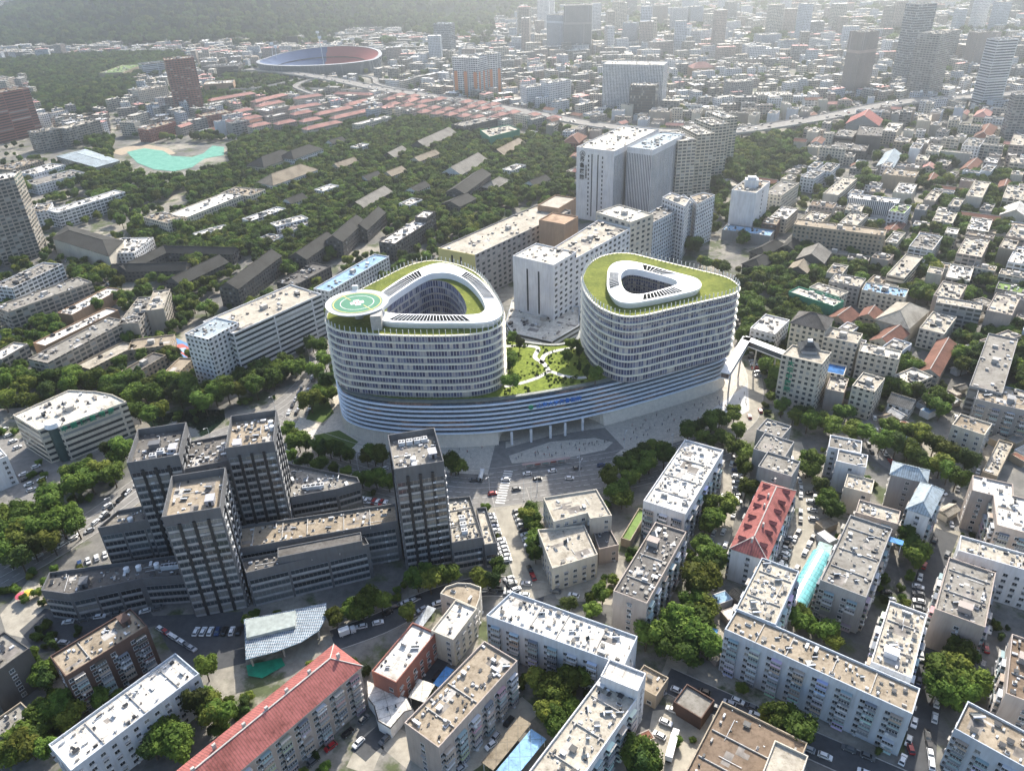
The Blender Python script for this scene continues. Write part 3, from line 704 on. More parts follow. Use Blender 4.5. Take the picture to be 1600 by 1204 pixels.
def text(body, size, p, xdir, up, col_mat, parent=None, org=None, name='sign_lettering', depth=.15, spacing=1.0, thick=.02):
    c = bpy.data.curves.new(name, 'FONT'); c.body = body; c.size = size; c.extrude = depth; c.align_x = 'CENTER'; c.align_y = 'CENTER'
    c.space_character = spacing; c.space_line = spacing; c.offset = thick; c.resolution_u = 3
    t = bpy.data.objects.new(name+'_tmp', c); COL.objects.link(t); bpy.context.view_layer.update()
    me = bpy.data.meshes.new_from_object(t.evaluated_get(bpy.context.evaluated_depsgraph_get())); bpy.data.objects.remove(t)
    me.materials.clear(); me.materials.append(M[col_mat] if isinstance(col_mat, str) else col_mat)
    o = link(name, me, parent); X = Vector(xdir).normalized(); Y = Vector(up).normalized(); Z = X.cross(Y)
    P = Vector(p)-(org or Vector()); o.matrix_local = Matrix(((X.x, Y.x, Z.x, P.x), (X.y, Y.y, Z.y, P.y), (X.z, Y.z, Z.z, P.z), (0, 0, 0, 1))); return o
BLUE = flat('sign_blue', (.03, .16, .55), .4, var=.05); GREEN = flat('sign_green', (.03, .25, .15), .4, var=.05)
s0, s1 = at(838, 631.5, 23), at(905, 619.5, 23); n2 = Vector((s1.y-s0.y, -(s1.x-s0.x), 0)).normalized()
text('山东大学齐鲁医院', (s1-s0).length/7.6, (s0+s1)/2+n2*1.9, s1-s0, (0, 0, 1), BLUE, pod, HO)
e0 = s0-(s1-s0).normalized()*3.4+n2*1.9; b = MB()
X = (s1-s0).normalized(); pts = [e0+X*(1.4*math.cos(i*math.pi/8))+Vector((0, 0, 1.4*math.sin(i*math.pi/8))) for i in range(16)]
b.face([p-HO for p in pts]); b.strip([p-HO for p in pts], [p-HO-n2*.2 for p in pts]); b.build('sign_emblem', [GREEN], pod)
# garden paths on the podium
def ribbon(px, width, z, name, mk, zoff=0, parent=None, world=False, org=Vector((0, 0, 0)), kerb=None):
    p = [Vector(q) if world else at(*q, z) for q in px]; p = [Vector((q[0], q[1])) for q in p]; o = []
    for i in range(len(p)-1):
        a, b_, c, d = p[max(0, i-1)], p[i], p[i+1], p[min(len(p)-1, i+2)]
        for k in range(8):
            t = k/8; o.append(0.5*((2*b_)+(c-a)*t+(2*a-5*b_+4*c-d)*t*t+(3*b_-a-3*c+d)*t**3))
    o.append(p[-1]); L, Rr = [], []
    for i, q in enumerate(o):
        e = (o[min(len(o)-1, i+1)]-o[max(0, i-1)]).normalized(); n_ = Vector((-e.y, e.x)); L.append(q+n_*width/2); Rr.append(q-n_*width/2)
    b = MB(); u = 0
    for i in range(len(o)-1):
        d = (o[i+1]-o[i]).length; zz = z+zoff-org.z; b.face([(Rr[i].x-org.x, Rr[i].y-org.y, zz), (Rr[i+1].x-org.x, Rr[i+1].y-org.y, zz), (L[i+1].x-org.x, L[i+1].y-org.y, zz), (L[i].x-org.x, L[i].y-org.y, zz)], 0, [(u, 0), (u+d, 0), (u+d, width), (u, width)]); u += d
    ob = b.build(name, [mk], parent); return ob, o, L, Rr
for pl in ([(788,604),(812,599),(840,590),(856,581),(866,582),(880,587),(905,590),(916,589)], [(858,581),(850,568),(836,558),(841,545),(832,541),(810,540),(790,541)], [(846,568),(850,556),(865,549),(885,545),(903,542)]):
    ribbon(pl, 2.6, PT, 'garden_path', 'plazaw', .06)[0].parent = None
for o in [o for o in COL.objects if o.name.startswith('garden_path')]: o['kind'] = 'structure'
# skybridge to the pavilion block
p0, p1, p2 = at(1134, 582, 20), at(1166, 530, 20), at(1226, 553, 20)
SB = thing('skybridge', 'white covered footbridge linking the podium to the pagoda-roofed hospital', 'footbridge', (p1.x, p1.y, 0)); so = SB.location
for a, c in ((p0, p1), (p1, p2)):
    e = (c-a); L = e.length; rz = math.atan2(e.y, e.x); mid = (a+c)/2-so; b = MB()
    b.box((mid.x, mid.y, 17.2), (L+3, 4.4, .6), rz, 0, True); b.box((mid.x, mid.y, 20.6), (L+3.6, 5, .4), rz, 0, True); b.box((mid.x, mid.y, 19), (L+3, 4, 3), rz, 1)
    b.build('bridge_span', ['white', 'podglass'], SB)
    for f in (.3, .8):
        q = a+e*f-so; b = MB(); b.cyl((q.x, q.y), .5, 0, 17, 8); b.build('column', ['conc'], SB)
# ------------------------------------------------------------------ surveyed buildings: kind, label, roof corners, roof height, wall+roof colour, facade+roof type
NAMES = dict(A=('apartment_block', 'apartment block'), O=('office_building', 'office building'), H=('house', 'house'), T=('tower_block', 'tower block'), S=('shed', 'shed'),
    C=('traditional_hall', 'hall'), M=('hospital_block', 'hospital'), P=('public_building', 'public building'))
def B(k, label, P, h, wr, st, group=None, **o):
    if wr[1] in 'wq' and 'seam' not in o: o['seam'] = True
    n_, c_ = NAMES[k]; return building(n_, label, c_, P, h, wr[0], wr[1], st[0], group, rt=st[1], **o)
# foreground
HALLS = [(432,355,482,342),(340,396,362,388),(655,252,687,240),(560,232,578,226),(470,250,500,240),(530,262,560,252),(505,300,530,291),(455,318,480,309),(612,275,635,266),(575,282,597,274),(650,300,672,290),(330,330,352,322),(520,225,540,219),(800,268,822,259),(835,290,860,280),(640,322,660,313)]
B('A','brown brick apartment slab with a tan roof, its right end in shadow',((79,1027),(205,952),(231,980)),19,'Bt','bf')
B('A','pale blue-grey apartment slab with a dirty white panelled roof, at bottom left',((77,1165),(275,1022),(311,1055)),16,'Lw','wf',clutter=.8)
B('A','dark grey apartment block cut by the left edge, below the umbrellas',((-60,1035),(8,988),(39,1020)),17,'Kg','bf')
B('H','low yellow-brown building with white railings in the bottom left corner',((-40,1150),(34,1098),(66,1112)),8,'Tg','wf')
B('A','pink-walled apartment slab with a long bright red hipped roof',((255,1222),(521,1008),(562,1040)),20,'Pr','bh',rise=4.5)
B('A','low red-brick block with a white panelled roof beside the hut roofs',((581,1050),(645,974),(681,991)),12,'Rw','wf',clutter=.6)
B('A','white-roofed wing with cream walls joined behind the low red-brick block',((674,987),(712,939),(745,953)),13,'Cw','wf',clutter=.6)
B('O','round-ended low building with a brown slatted roof',((688,929),(697,918),(715,912),(735,913),(752,919),(750,936),(744,952),(712,938)),11,'Ct','wf',clutter=.3)
B('S','white corrugated shed with a stepped outline',((572,1061),(637,1090),(646,1108),(632,1112),(610,1138),(590,1126),(584,1103),(574,1090)),5,'Ww','kg',clutter=.2)
B('A','beige apartment slab with a tan roof crowded with chimneys',((632,1131),(757,1003),(808,1035)),18,'Pt','bf',clutter=1.6)
B('A','white zigzag apartment slab with a bright patched roof, at bottom centre',((760,963),(800,926),(996,996),(975,1042)),18,'Lw','bf',clutter=1.6)
B('A','white apartment slab with balcony-stepped edges and a brown strip roof',((820,1215),(938,1060),(1008,1075)),17,'Wc','bf',clutter=1.8)
B('H','white stair head block closing the brown strip roof at its upper end',((938,1058),(952,1031),(1011,1050)),21,'Ww','wf',clutter=0)
B('H','flat brown-roofed low block beside the white stair head block',((986,1068),(1006,1040),(1043,1063)),6,'Tt','wf')
B('S','small brick hut under a rumpled blue tarpaulin',((1052,1098),(1073,1070),(1120,1090)),5,'Bg','kf',clutter=0)
B('O','wide low building with a grey and rust stained flat roof',((1060,1228),(1128,1097),(1262,1160)),10,'Tn','wf',clutter=.3)
B('O','cream flat block beside the wide stained roof at the bottom edge',((1188,1215),(1210,1158),(1266,1172)),14,'Cc','wf',clutter=.3)
B('A','very long seven-storey apartment slab over shops, with a brown roof',((1132,985),(1425,1118),(1433,1076)),20,'Lt','bf',clutter=1.6)
B('A','apartment wing with a pitted cream roof behind the very long slab',((1149,953),(1190,873),(1250,891)),20.4,'Lc','bf',clutter=1.8)
B('A','cream-roofed apartment wing with curved balconies and one blue awning',((1360,1036),(1389,940),(1448,962)),18,'Wc','bf',clutter=1.6)
B('A','blank-ended grey apartment slab with a plain grey roof',((1281,908),(1328,806),(1394,828)),18,'Gg','bf',clutter=.8)
B('A','white many-windowed apartment slab with a long cream roof, right of the blank-ended slab',((1497,862),(1500,838),(1640,880)),18,'Wc','wf')
B('A','grey-roofed apartment block with a blank beige end, in front of the long cream roof',((1460,953),(1482,872),(1556,893)),18,'Pg','bf')
B('A','pink-edged apartment block with a brown ribbed roof at the right edge',((1570,1085),(1580,992),(1650,1006)),18,'Pn','bf')
B('A','pale slab with rooftop skylights in the bottom right corner',((1490,1140),(1511,1097),(1660,1165)),17,'Lt','bf')
B('A','apartment block with a faded red dormered roof',((1143,855),(1192,752),(1241,768)),17,'Wr','bh',rise=4)
B('A','apartment block with a dazzling white roof beside the avenue',((1005,784),(1070,688),(1132,702)),18,'Ww','bf',clutter=1.6)
B('A','narrow dark-roofed apartment slab with a beige end wall',((958,925),(1024,817),(1073,832)),20,'Pd','bf',clutter=2)
B('P','main hall of the cream school with a tan parapet roof',((849,779),(932,766),(956,807),(922,812),(918,803),(865,817)),16,'Cc','wf',clutter=.3)
B('P','lower front wing of the cream school with a plain roof',((840,829),(913,822),(934,868),(863,890)),12,'Cc','wf',clutter=.3)
B('P','small school side wing with a dark framed roof terrace',((927,832),(954,829),(967,853),(936,860)),8,'Pd','wf',clutter=.2)
B('A','upper grey stepped apartment block beside the plaza exit',((1182,673),(1198,655),(1236,668)),16,'Gg','bf')
B('A','middle grey stepped apartment block with a stair head',((1177,703),(1194,678),(1242,690)),17,'Gg','bf')
B('A','lower grey stepped apartment block with a blank end',((1184,730),(1199,707),(1251,722)),18,'Gg','bf')
B('A','pale grey apartment block with a stepped tan roof behind the green rows',((1294,700),(1297,681),(1348,677)),16,'Wg','wf')
B('A','pale grey apartment block with stacked white balconies, in front of its twin',((1306,722),(1310,703),(1358,700)),16,'Wg','bf')
B('A','blue-grey hip-roofed apartment block with a blank rear wing',((1393,739),(1397,721),(1451,731)),20,'Ga','bh',rise=3)
B('A','blue-grey hip-roofed apartment block with a white end wall',((1419,793),(1440,754),(1477,757)),20,'Wa','bh',rise=3)
B('A','beige block with a white-cluttered roof left of the hip-roofed pair',((1318,762),(1324,741),(1366,752)),13,'Cc','bf',clutter=3)
B('A','apartment block with a roof packed with white heaters, behind the blank-ended slab',((1336,802),(1342,782),(1408,795)),16,'Pc','bf',clutter=4)
B('A','large white-roofed L-shaped apartment block at the right edge',((1518,768),(1519,744),(1582,758),(1583,776),(1650,792),(1650,848),(1557,822),(1551,776)),20,'Pw','bf')
B('A','beige five-storey apartment block right of the green tree rows',((1487,665),(1500,648),(1552,661)),16,'Ct','wf')
B('A','long grey apartment slab with a dotted roof along the right alley',((1514,604),(1544,522),(1590,533)),18,'Gg','bf',clutter=2)
B('A','grey apartment slab crossing the foot of the dotted roof',((1524,625),(1529,606),(1620,630)),17,'Gt','bf')
B('A','beige tiered apartment block beside the pagoda-roofed hospital',((1331,604),(1348,583),(1383,592)),17,'Cc','wf')
B('H','white cottage with a tan gable among small huts',((1388,627),(1398,615),(1433,624)),7,'Wg','wg')
B('H','low building with a three-part grey and tan roof',((1534,738),(1560,688),(1583,694)),6,'Tc','kf')
B('H','small glasshouse lean-to beside the school yard',((970,842),(998,795),(1005,812)),3.5,'Te','kf',clutter=0)
# left foreground and middle
B('P','cream clinic with ribbon windows, green rooftop lettering and a dark round corner',((21,650),(108,611),(150,613),(176,618),(198,629),(93,669),(80,667),(60,674)),20,'Cq','rf',clutter=.7)
B('O','white office corner at the left edge by the car park',((-30,712),(0,700),(12,714)),16,'Ww','wf')
B('A','white apartment slab with a dark speckled roof below the tall grey tower',((-12,448),(68,411),(88,419)),14,'Wg','bf',clutter=2)
B('A','grey balconied slab second below the tall grey tower',((-8,480),(122,434),(140,443)),15,'Sg','bf',clutter=2)
B('H','narrow building with a bright white roof, between the balconied slabs',((90,490),(168,450),(182,457)),8,'Ow','kf')
B('H','longer narrow white-roofed building above the curved apartments',((52,537),(167,482),(181,488)),9,'Ow','kf')
B('A','cream-roofed block above the trees at the left edge',((-20,560),(22,536),(40,541)),12,'Sw','bf')
B('A','grey apartment slab with long roof gardens, west half of a curved row',((44,562),(170,497),(185,510)),16,'Sg','bf',clutter=2)
B('A','grey apartment block in the middle of a curved row',((184,508),(216,466),(236,478)),16,'Sg','bf',clutter=2)
B('A','grey apartment block with a shallow vaulted roof ending a curved row',((228,487),(240,456),(262,466)),17,'Sc','bf')
B('P','low tan kindergarten wing with a sloping roof',((119,572),(193,535),(206,545)),7,'Tc','wf',clutter=.2)
B('P','low tan kindergarten wing running down to the right',((199,549),(206,532),(262,561)),7,'Tt','wf',clutter=.2)
B('P','dark-roofed front wing of the tan kindergarten',((190,581),(240,552),(252,561)),7,'Td','wf',clutter=.2)
B('P','small end wing of the tan kindergarten beside the court',((258,582),(281,560),(297,567)),7,'Tt','wf',clutter=.2)
B('M','long white hospital slab with ribbon windows and a cluttered terrace roof',((365,523),(502,461),(468,440)),30,'Wc','rf',near=False,clutter=2.5)
B('M','tall white head block of the long hospital slab beside the court',((289,523),(338,497),(362,512)),32.5,'Wa','wf',near=False)
B('M','white clinic wing with pale blue roofs above the helipad',((490,452),(585,398),(603,405)),15,'Wb','wf',near=False,clutter=.5)
B('P','narrow brown service range behind the white clinic wing',((432,442),(490,412),(512,420)),9,'Kd','wf',near=False)
B('A','dark brick slab with a white roof right of the tiled halls',((592,379),(650,343),(670,348)),15,'Kw','wf',near=False)
B('A','taller dark brick end block beside the white-roofed brick slab',((648,340),(662,330),(677,334)),19,'Kw','wf',near=False)
B('C','long grey-tiled hall with an upswept ridge below the courtyard hall',((342,449),(412,398),(428,408)),15,'Kk','wg',near=False,rise=5)
for i, (lb, P, h) in enumerate((('westernmost hall of the dark brick row, with upswept grey eaves',((450,402),(498,370),(514,380)),12),('central hall of the dark brick row, with a porch gable',((508,376),(545,344),(560,354)),15),('eastern hall of the dark brick row, with a stepped ridge',((552,358),(582,331),(594,339)),12))):
    B('C',lb,P,h,'Kk','wg','grey-tiled brick college halls',near=False,rise=5)
B('C','pale-walled hall with a long tan hipped roof amid the woods',((400,285),(470,261),(487,268)),11,'Wt','wh',near=False)
B('C','left half of a double-roofed hall deep in the woods',((385,258),(440,239),(455,246)),11,'Ck','wh',near=False)
B('C','right half of a double-roofed hall with a raised centre',((435,246),(482,230),(492,237)),13,'Wk','wh',near=False)
B('C','grey-roofed hall half hidden by trees near the woods centre',((545,322),(590,297),(600,306)),8,'Kg','wg',near=False)
B('C','grey gabled hall standing alone in the upper woods',((641,228),(690,206),(700,214)),8,'Kg','wg',near=False)
B('C','grey gabled hall with a white end wall behind the porch hall',((690,270),(733,247),(745,259)),9,'Wg','wg',near=False)
B('C','porch hall with double grey gables in the woods',((697,300),(740,270),(756,280)),14,'Kk','wg',near=False,rise=5)
B('C','lower front wing of the porch hall above the car park',((690,318),(716,306),(732,316)),11,'Kk','wg',near=False,rise=4)
B('C','small flat-eaved wing right of the porch hall',((752,292),(775,279),(790,285)),9,'Kg','wh',near=False)
B('C','low tan-roofed hall beside the green-netted site',((765,240),(800,222),(810,230)),7,'Kt','wg',near=False)
B('C','ruined-looking grey roof at the left of the woods edge',((596,245),(618,234),(624,243)),6,'Kg','wg',near=False)
B('P','big grey museum with angular skylight gables beside the tall tower',((82,372),(104,352),(192,376),(170,400)),14,'Ck','kh',near=False,rise=4)
B('P','white low roof attached to the angular museum',((157,397),(190,373),(229,381)),9,'Ww','wf',near=False)
for lb, P in (('north range of the grey-tiled courtyard hall',((181,421),(250,388),(262,393))),('east range of the grey-tiled courtyard hall',((250,394),(262,386),(343,413))),('west range of the grey-tiled courtyard hall',((172,425),(184,415),(270,441))),('south range of the grey-tiled courtyard hall',((258,440),(332,405),(344,415)))):
    B('C',lb,P,9,'Kk','wg','ranges of the courtyard hall',near=False)
B('P','long white galleried school range with a white roof',((74,330),(180,298),(189,303)),15,'Ww','bf',near=False)
B('P','small white block at the end of the galleried range',((50,333),(58,320),(77,327)),14,'Wt','wf',near=False)
B('P','pale blue-roofed sports hall beside the wave pool',((88,244),(133,233),(187,251),(150,261)),12,'Ca','vh',near=False,rise=2)
B('A','white-roofed block just right of the tall grey tower top',((28,271),(78,256),(90,262)),13,'Ww','wf',near=False)
B('A','long grey block in front of the white-roofed one by the tower',((36,285),(112,266),(124,273)),10,'Wg','wf',near=False)
B('A','low tan range behind the tall grey tower top',((-10,264),(42,249),(55,255)),9,'Tt','wf',near=False)
B('P','cream school building with a brown roof and open galleries',((224,340),(256,331),(283,341),(262,350)),15,'Ct','wf',near=False)
B('P','long white-roofed school wing running right from the cream school',((262,336),(350,302),(372,309)),13,'Cw','wf',near=False)
B('P','tan-roofed end pavilion of the white-roofed school wing',((345,303),(368,293),(402,303)),12,'Ct','wf',near=False)
B('P','low white gallery in the trees below the school wing',((300,366),(350,352),(358,356)),7,'Ww','bf',near=False)
B('P','white gallery block deeper in the trees',((378,343),(433,324),(442,329)),8,'Ww','bf',near=False)
B('P','small white-ringed pavilion among the trees',((436,360),(470,345),(482,350)),7,'Wg','wf',near=False)
B('H','little courtyard house hidden in trees under the gallery',((403,374),(420,366),(436,373)),6,'Wg','wf',near=False)
# central hospitals
YB = B('M','yellow-ended ward block with a long cluttered roof behind the west tower',((742,400),(685,389),(838,322),(892,330)),34,'Gc','hf',near=False,clutter=2,blank=.8)
B('M','square salmon plant room standing between the ward roofs',((842,345),(864,333),(898,343)),42,'Oo','kf',near=False,clutter=0)
B('M','orange plant room at the far end of the yellow ward roof',((840,322),(868,306),(896,313)),38,'Oc','kf',near=False,clutter=0)
WT = B('M','white square ward tower with two window slits facing the garden',((865,416),(801,401),(840,382)),47,'Wq','hf',near=False,clutter=.5,seam=False,blank=.7)
B('M','long ward wing with a maze of white rooftop ducts',((898,406),(856,394),(935,345),(985,358)),43,'Wc','hf',near=False,clutter=3)
B('M','raised cream-roofed end of the ducted ward wing',((985,349),(931,333),(960,319)),47,'Cq','hf',near=False,clutter=.5)
B('M','low white skirt building round the foot of the square ward tower',((790,505),(800,521),(862,535),(905,510),(905,480),(800,470)),9,'Lq','rf',near=False,clutter=.3,seam=False)
B('M','blue-grey ward block beyond the raised cream roof',((1015,352),(1002,340),(1068,305),(1083,317)),38,'Lg','wf',near=False)
B('M','cream-capped lift tower on the blue-grey ward block',((1070,324),(1035,310),(1048,302),(1078,312)),44,'Wc','wf',near=False)
B('M','far end block of the blue-grey wards with a tan roof',((1089,320),(1078,308),(1098,302),(1117,306)),38,'Wt','wf',near=False)
BW = B('M','tall white hospital tower with a round logo and black vertical characters',((960,238),(901,231),(1000,200)),64,'Wq','vf',near=False,clutter=1,blank=.6)
B('M','ribbed white hospital tower beside the one with the round logo',((1020,236),(980,231),(1024,206)),64,'Wa','vf',near=False,clutter=1.5)
for i, (lb, P) in enumerate((('nearest pale apartment tower behind the white hospital',((1060,222),(1035,207),(1052,199))),('second pale apartment tower behind the white hospital',((1090,212),(1062,198),(1078,191))),('third pale apartment tower behind the white hospital',((1112,197),(1085,187),(1100,180))),('farthest pale apartment tower behind the white hospital',((1130,186),(1104,176),(1118,171))))):
    B('T',lb,P,62-i*3,'Cq','bf','pale towers behind the white hospital',near=False,clutter=2)
# pagoda-roofed hospital
PG = B('M','beige hospital tower with green characters and a small pagoda roof',((1221,556),(1284,571),(1299,552),(1238,540)),30,'Cc','wf',near=False,clutter=0)
B('M','beige hospital hall under a wide grey pyramid roof with a skylight',((1236,503),(1250,486),(1300,500)),28,'Cd','wh',near=False,rise=5)
B('M','beige hospital wing right of the pyramid roof, with roof terraces',((1286,527),(1296,512),(1348,523)),24,'Cc','wf',near=False)
B('M','white hospital wing carrying a small blue rooftop sign',((1341,550),(1348,537),(1408,553)),20,'Cq','wf',near=False)
B('M','small white west block of the pagoda-roofed hospital',((1172,514),(1196,492),(1233,502)),16,'Ww','wf',near=False)
B('M','low block with a sunken blue roof in the pagoda-roofed hospital',((1286,582),(1292,567),(1322,577)),14,'Cz','wf',near=False,clutter=0)
# right middle
R = [('P','building wrapped in dark green scaffold netting',((1232,457),(1248,449),(1332,464)),12,'Nq','kf'),('P','grey-roofed range behind the green-netted building',((1295,441),(1305,428),(1350,441)),13,'Gc','wf'),
('P','long cream building with a pale blue sheet roof',((1346,454),(1353,442),(1420,453)),13,'Cb','wf'),('P','tan hall with a terraced roof and round stair tower',((1385,430),(1415,398),(1441,404)),13,'Cc','rf'),
('O','long olive office slab with a grid of small windows',((1240,352),(1246,343),(1384,365)),22,'Tt','wf'),('C','stone church-like hall with a steep grey roof',((1245,404),(1257,388),(1295,399)),12,'Kg','kg'),
('C','small stone house with cream gables beside the stone hall',((1231,421),(1240,410),(1268,416)),10,'Kt','wg'),('C','lowest dark tiled hall beyond the east tower',((1160,412),(1185,398),(1208,407)),9,'Kk','wh'),
('C','middle dark tiled hall beyond the east tower',((1172,393),(1204,376),(1224,383)),9,'Kk','wh'),('C','upper dark tiled hall beyond the east tower',((1220,386),(1236,370),(1252,377)),9,'Kk','wg'),
('O','low range with a silver-blue sheet roof',((1128,360),(1136,351),(1205,368)),8,'Gb','kf'),('T','slim white tower with a small raised cap',((1143,298),(1166,280),(1197,290)),36,'Wc','kf'),
('A','block with a louvred grey roof right of the slim white tower',((1192,303),(1221,283),(1246,289)),20,'Cg','wf'),('M','white colonnaded hospital range with a bright roof edge',((1325,310),(1330,303),(1404,317)),16,'Ww','vf'),
('M','green-roofed end block of the white colonnaded range',((1388,331),(1400,319),(1423,324)),15,'We','wf'),('A','white angular block with a speckled roof',((1277,267),(1292,255),(1312,258)),14,'Wg','wf'),
('A','smaller white block left of the angular one',((1251,277),(1268,266),(1287,270)),14,'Wg','wf'),('A','long cream-roofed block below the white angular blocks',((1286,303),(1317,277),(1337,282)),13,'Cc','bf'),
('A','bright white-roofed block behind the olive office slab',((1203,340),(1222,323),(1247,327)),12,'Cw','wf'),('A','brown-roofed block left of the bright white roof',((1190,350),(1197,340),(1218,346)),12,'Bt','wf'),
('A','tan block with crowded roof above the olive slab',((1250,345),(1268,330),(1300,334)),16,'Tc','wf'),('A','pinkish tall-walled block above the olive slab',((1264,322),(1270,314),(1306,320)),18,'Pn','wf'),
('A','cream speckled roof right of the pinkish block',((1311,349),(1330,332),(1356,337)),13,'Cc','wf'),('A','cream block below the colonnaded range',((1320,329),(1326,319),(1350,323)),14,'Cc','wf'),
('O','white-roofed cube above the right alleys',((1395,301),(1405,286),(1432,291)),14,'Cw','kf'),('O','tan U-shaped building beside a large round tree',((1378,273),(1386,263),(1438,266)),13,'Tt','kf'),
('A','cream block with black skylights, blank end',((1509,307),(1523,283),(1546,288)),15,'Cc','bf'),('A','cream block with black skylights at the right edge',((1566,310),(1574,290),(1605,295)),14,'Cc','bf'),
('A','white speckled block under the orange gable',((1503,228),(1513,216),(1539,219)),15,'Wg','wf'),('A','orange hip-roofed block below the white tower',((1521,214),(1534,196),(1557,200)),12,'Ps','wh'),
('A','block with a faded pink hip roof at the foot of the white tower',((1521,182),(1528,173),(1551,175)),14,'Cp','wh'),('A','tall block with a speckled roof at the right edge',((1577,227),(1584,210),(1620,213)),18,'Pc','bf'),
('A','cream block under the tall right-edge block',((1577,255),(1581,246),(1615,250)),12,'Cc','bf'),('A','cream block amid dark trees, right middle',((1446,237),(1453,226),(1474,228)),13,'Cc','wf'),
('A','white-roofed block behind the cream block amid trees',((1450,218),(1455,214),(1476,217)),13,'Gw','wf'),('A','cream hip-topped block beside the theatre',((1378,206),(1390,192),(1409,197)),14,'Cq','wf'),
('A','green-edged tan block below the hip-topped one',((1396,222),(1402,213),(1425,216)),12,'Tc','wf'),('A','white concave building below the elevated road',((1433,189),(1436,178),(1456,181)),16,'Cc','kf'),
('H','orange gabled house in the right old quarter',((1500,265),(1516,250),(1531,256)),7,'Ts','wg'),('A','white-speckled small block right of the orange house',((1537,254),(1541,246),(1561,249)),9,'Gw','wf'),
('A','block with a dark-spotted roof below the white cube',((1443,313),(1456,298),(1472,302)),12,'Pc','bf'),('C','grey gabled temple-like hall beside the tan U building',((1370,259),(1384,238),(1399,256)),8,'Ga','kg'),
('P','dark boxy theatre near the elevated road',((1338,212),(1343,197),(1381,198)),20,'Kd','kf'),('P','white-arched lower wing of the dark theatre',((1297,233),(1305,222),(1359,226)),12,'Kd','wf'),
('P','red-roofed range behind the dark theatre',((1322,193),(1330,183),(1384,179)),14,'Gr','kg'),('P','tiered front block of the dark theatre',((1303,213),(1312,202),(1341,204)),15,'Kg','rf'),
('A','cream block in the upper right alleys, flat roof',((1456,346),(1465,330),(1496,334)),11,'Cc','bf'),('A','white-roofed block right of the flat cream one',((1510,359),(1518,340),(1551,344)),11,'Cw','bf'),
('P','white gabled market hall at the right edge',((1563,335),(1570,322),(1612,327)),10,'Cw','kg'),('A','grey block framed by a white parapet',((1420,386),(1437,365),(1472,372)),13,'Wg','bf'),
('A','tall cream block with rooftop skylights, right alleys',((1494,397),(1509,371),(1546,378)),17,'Pc','bf'),('A','beige blank-walled block near the right edge',((1571,370),(1583,352),(1620,358)),15,'Pc','bf'),
('A','tan spotted roof above the big white block',((1560,388),(1568,374),(1592,378)),16,'Tc','bf'),('A','big white block with an arc of pale roofs at the right edge',((1574,410),(1587,386),(1632,393)),15,'Ww','bf'),
('A','narrow cream slab below the big white block',((1560,429),(1564,421),(1615,431)),13,'Cc','bf'),('A','block with one white half-roof',((1477,434),(1485,413),(1521,421)),12,'Cw','bf'),
('A','large spotted tan roof left of the courtyard trees',((1458,463),(1473,440),(1511,447)),16,'Pc','bf'),('A','long balconied slab in front of the large spotted roof',((1462,474),(1465,464),(1535,479)),17,'Gc','bf'),
('A','moss-green roofed block near the right edge',((1555,452),(1560,441),(1612,450)),10,'Ge','bf'),('A','block with a ring of parapets on a cream roof',((1541,486),(1556,459),(1594,467)),17,'Pc','bf'),
('P','cream school block with an open flat roof by the hip hall',((1436,514),(1457,488),(1493,499)),12,'Cc','wf'),('P','big tan assembly hall with a folded hipped roof',((1369,498),(1402,472),(1450,486)),12,'Cc','kh'),
('H','large brown-red gabled hall nearest the assembly hall',((1360,531),(1388,511),(1412,527)),9,'Cs','wg'),('H','large brown-red gabled hall with a turquoise awning',((1437,579),(1466,531),(1491,543)),9,'Cs','wg'),
('H','brown-red gabled house behind the pyramid roof',((1292,497),(1312,483),(1345,490)),9,'Ts','wg'),('H','brown-red gabled house beside the green-netted building',((1342,494),(1352,481),(1378,487)),9,'Ts','wg')]
for k, lb, P, h, wr, st in R: B(k, lb, P, h, wr, st, near=False, clutter=1.6)
for i, (x1, y1, x2, y2) in enumerate(sorted(HALLS)):
    hh = 9; a, c = at(x1, y1, hh), at(x2, y2, hh); e = (c-a).normalized(); n_ = Vector((-e.y, e.x, 0)); wd = 13
    W4 = ccw([(q.x, q.y) for q in (a, c, c+n_*wd, a+n_*wd)])
    if any(taken(q[0], q[1], 1) for q in W4): continue
    building('college_hall', '%s small %s hall from the left, half hidden in the campus woods' % (ordw(i), ('grey-tiled', 'tan-roofed', 'pale flat-roofed')[i % 3]), 'hall', W4, hh, 'WCW'[i % 3], 'ktq'[i % 3], 'w', 'small halls in the campus woods', world=True, rt='ggf'[i % 3], near=False, seam=False)
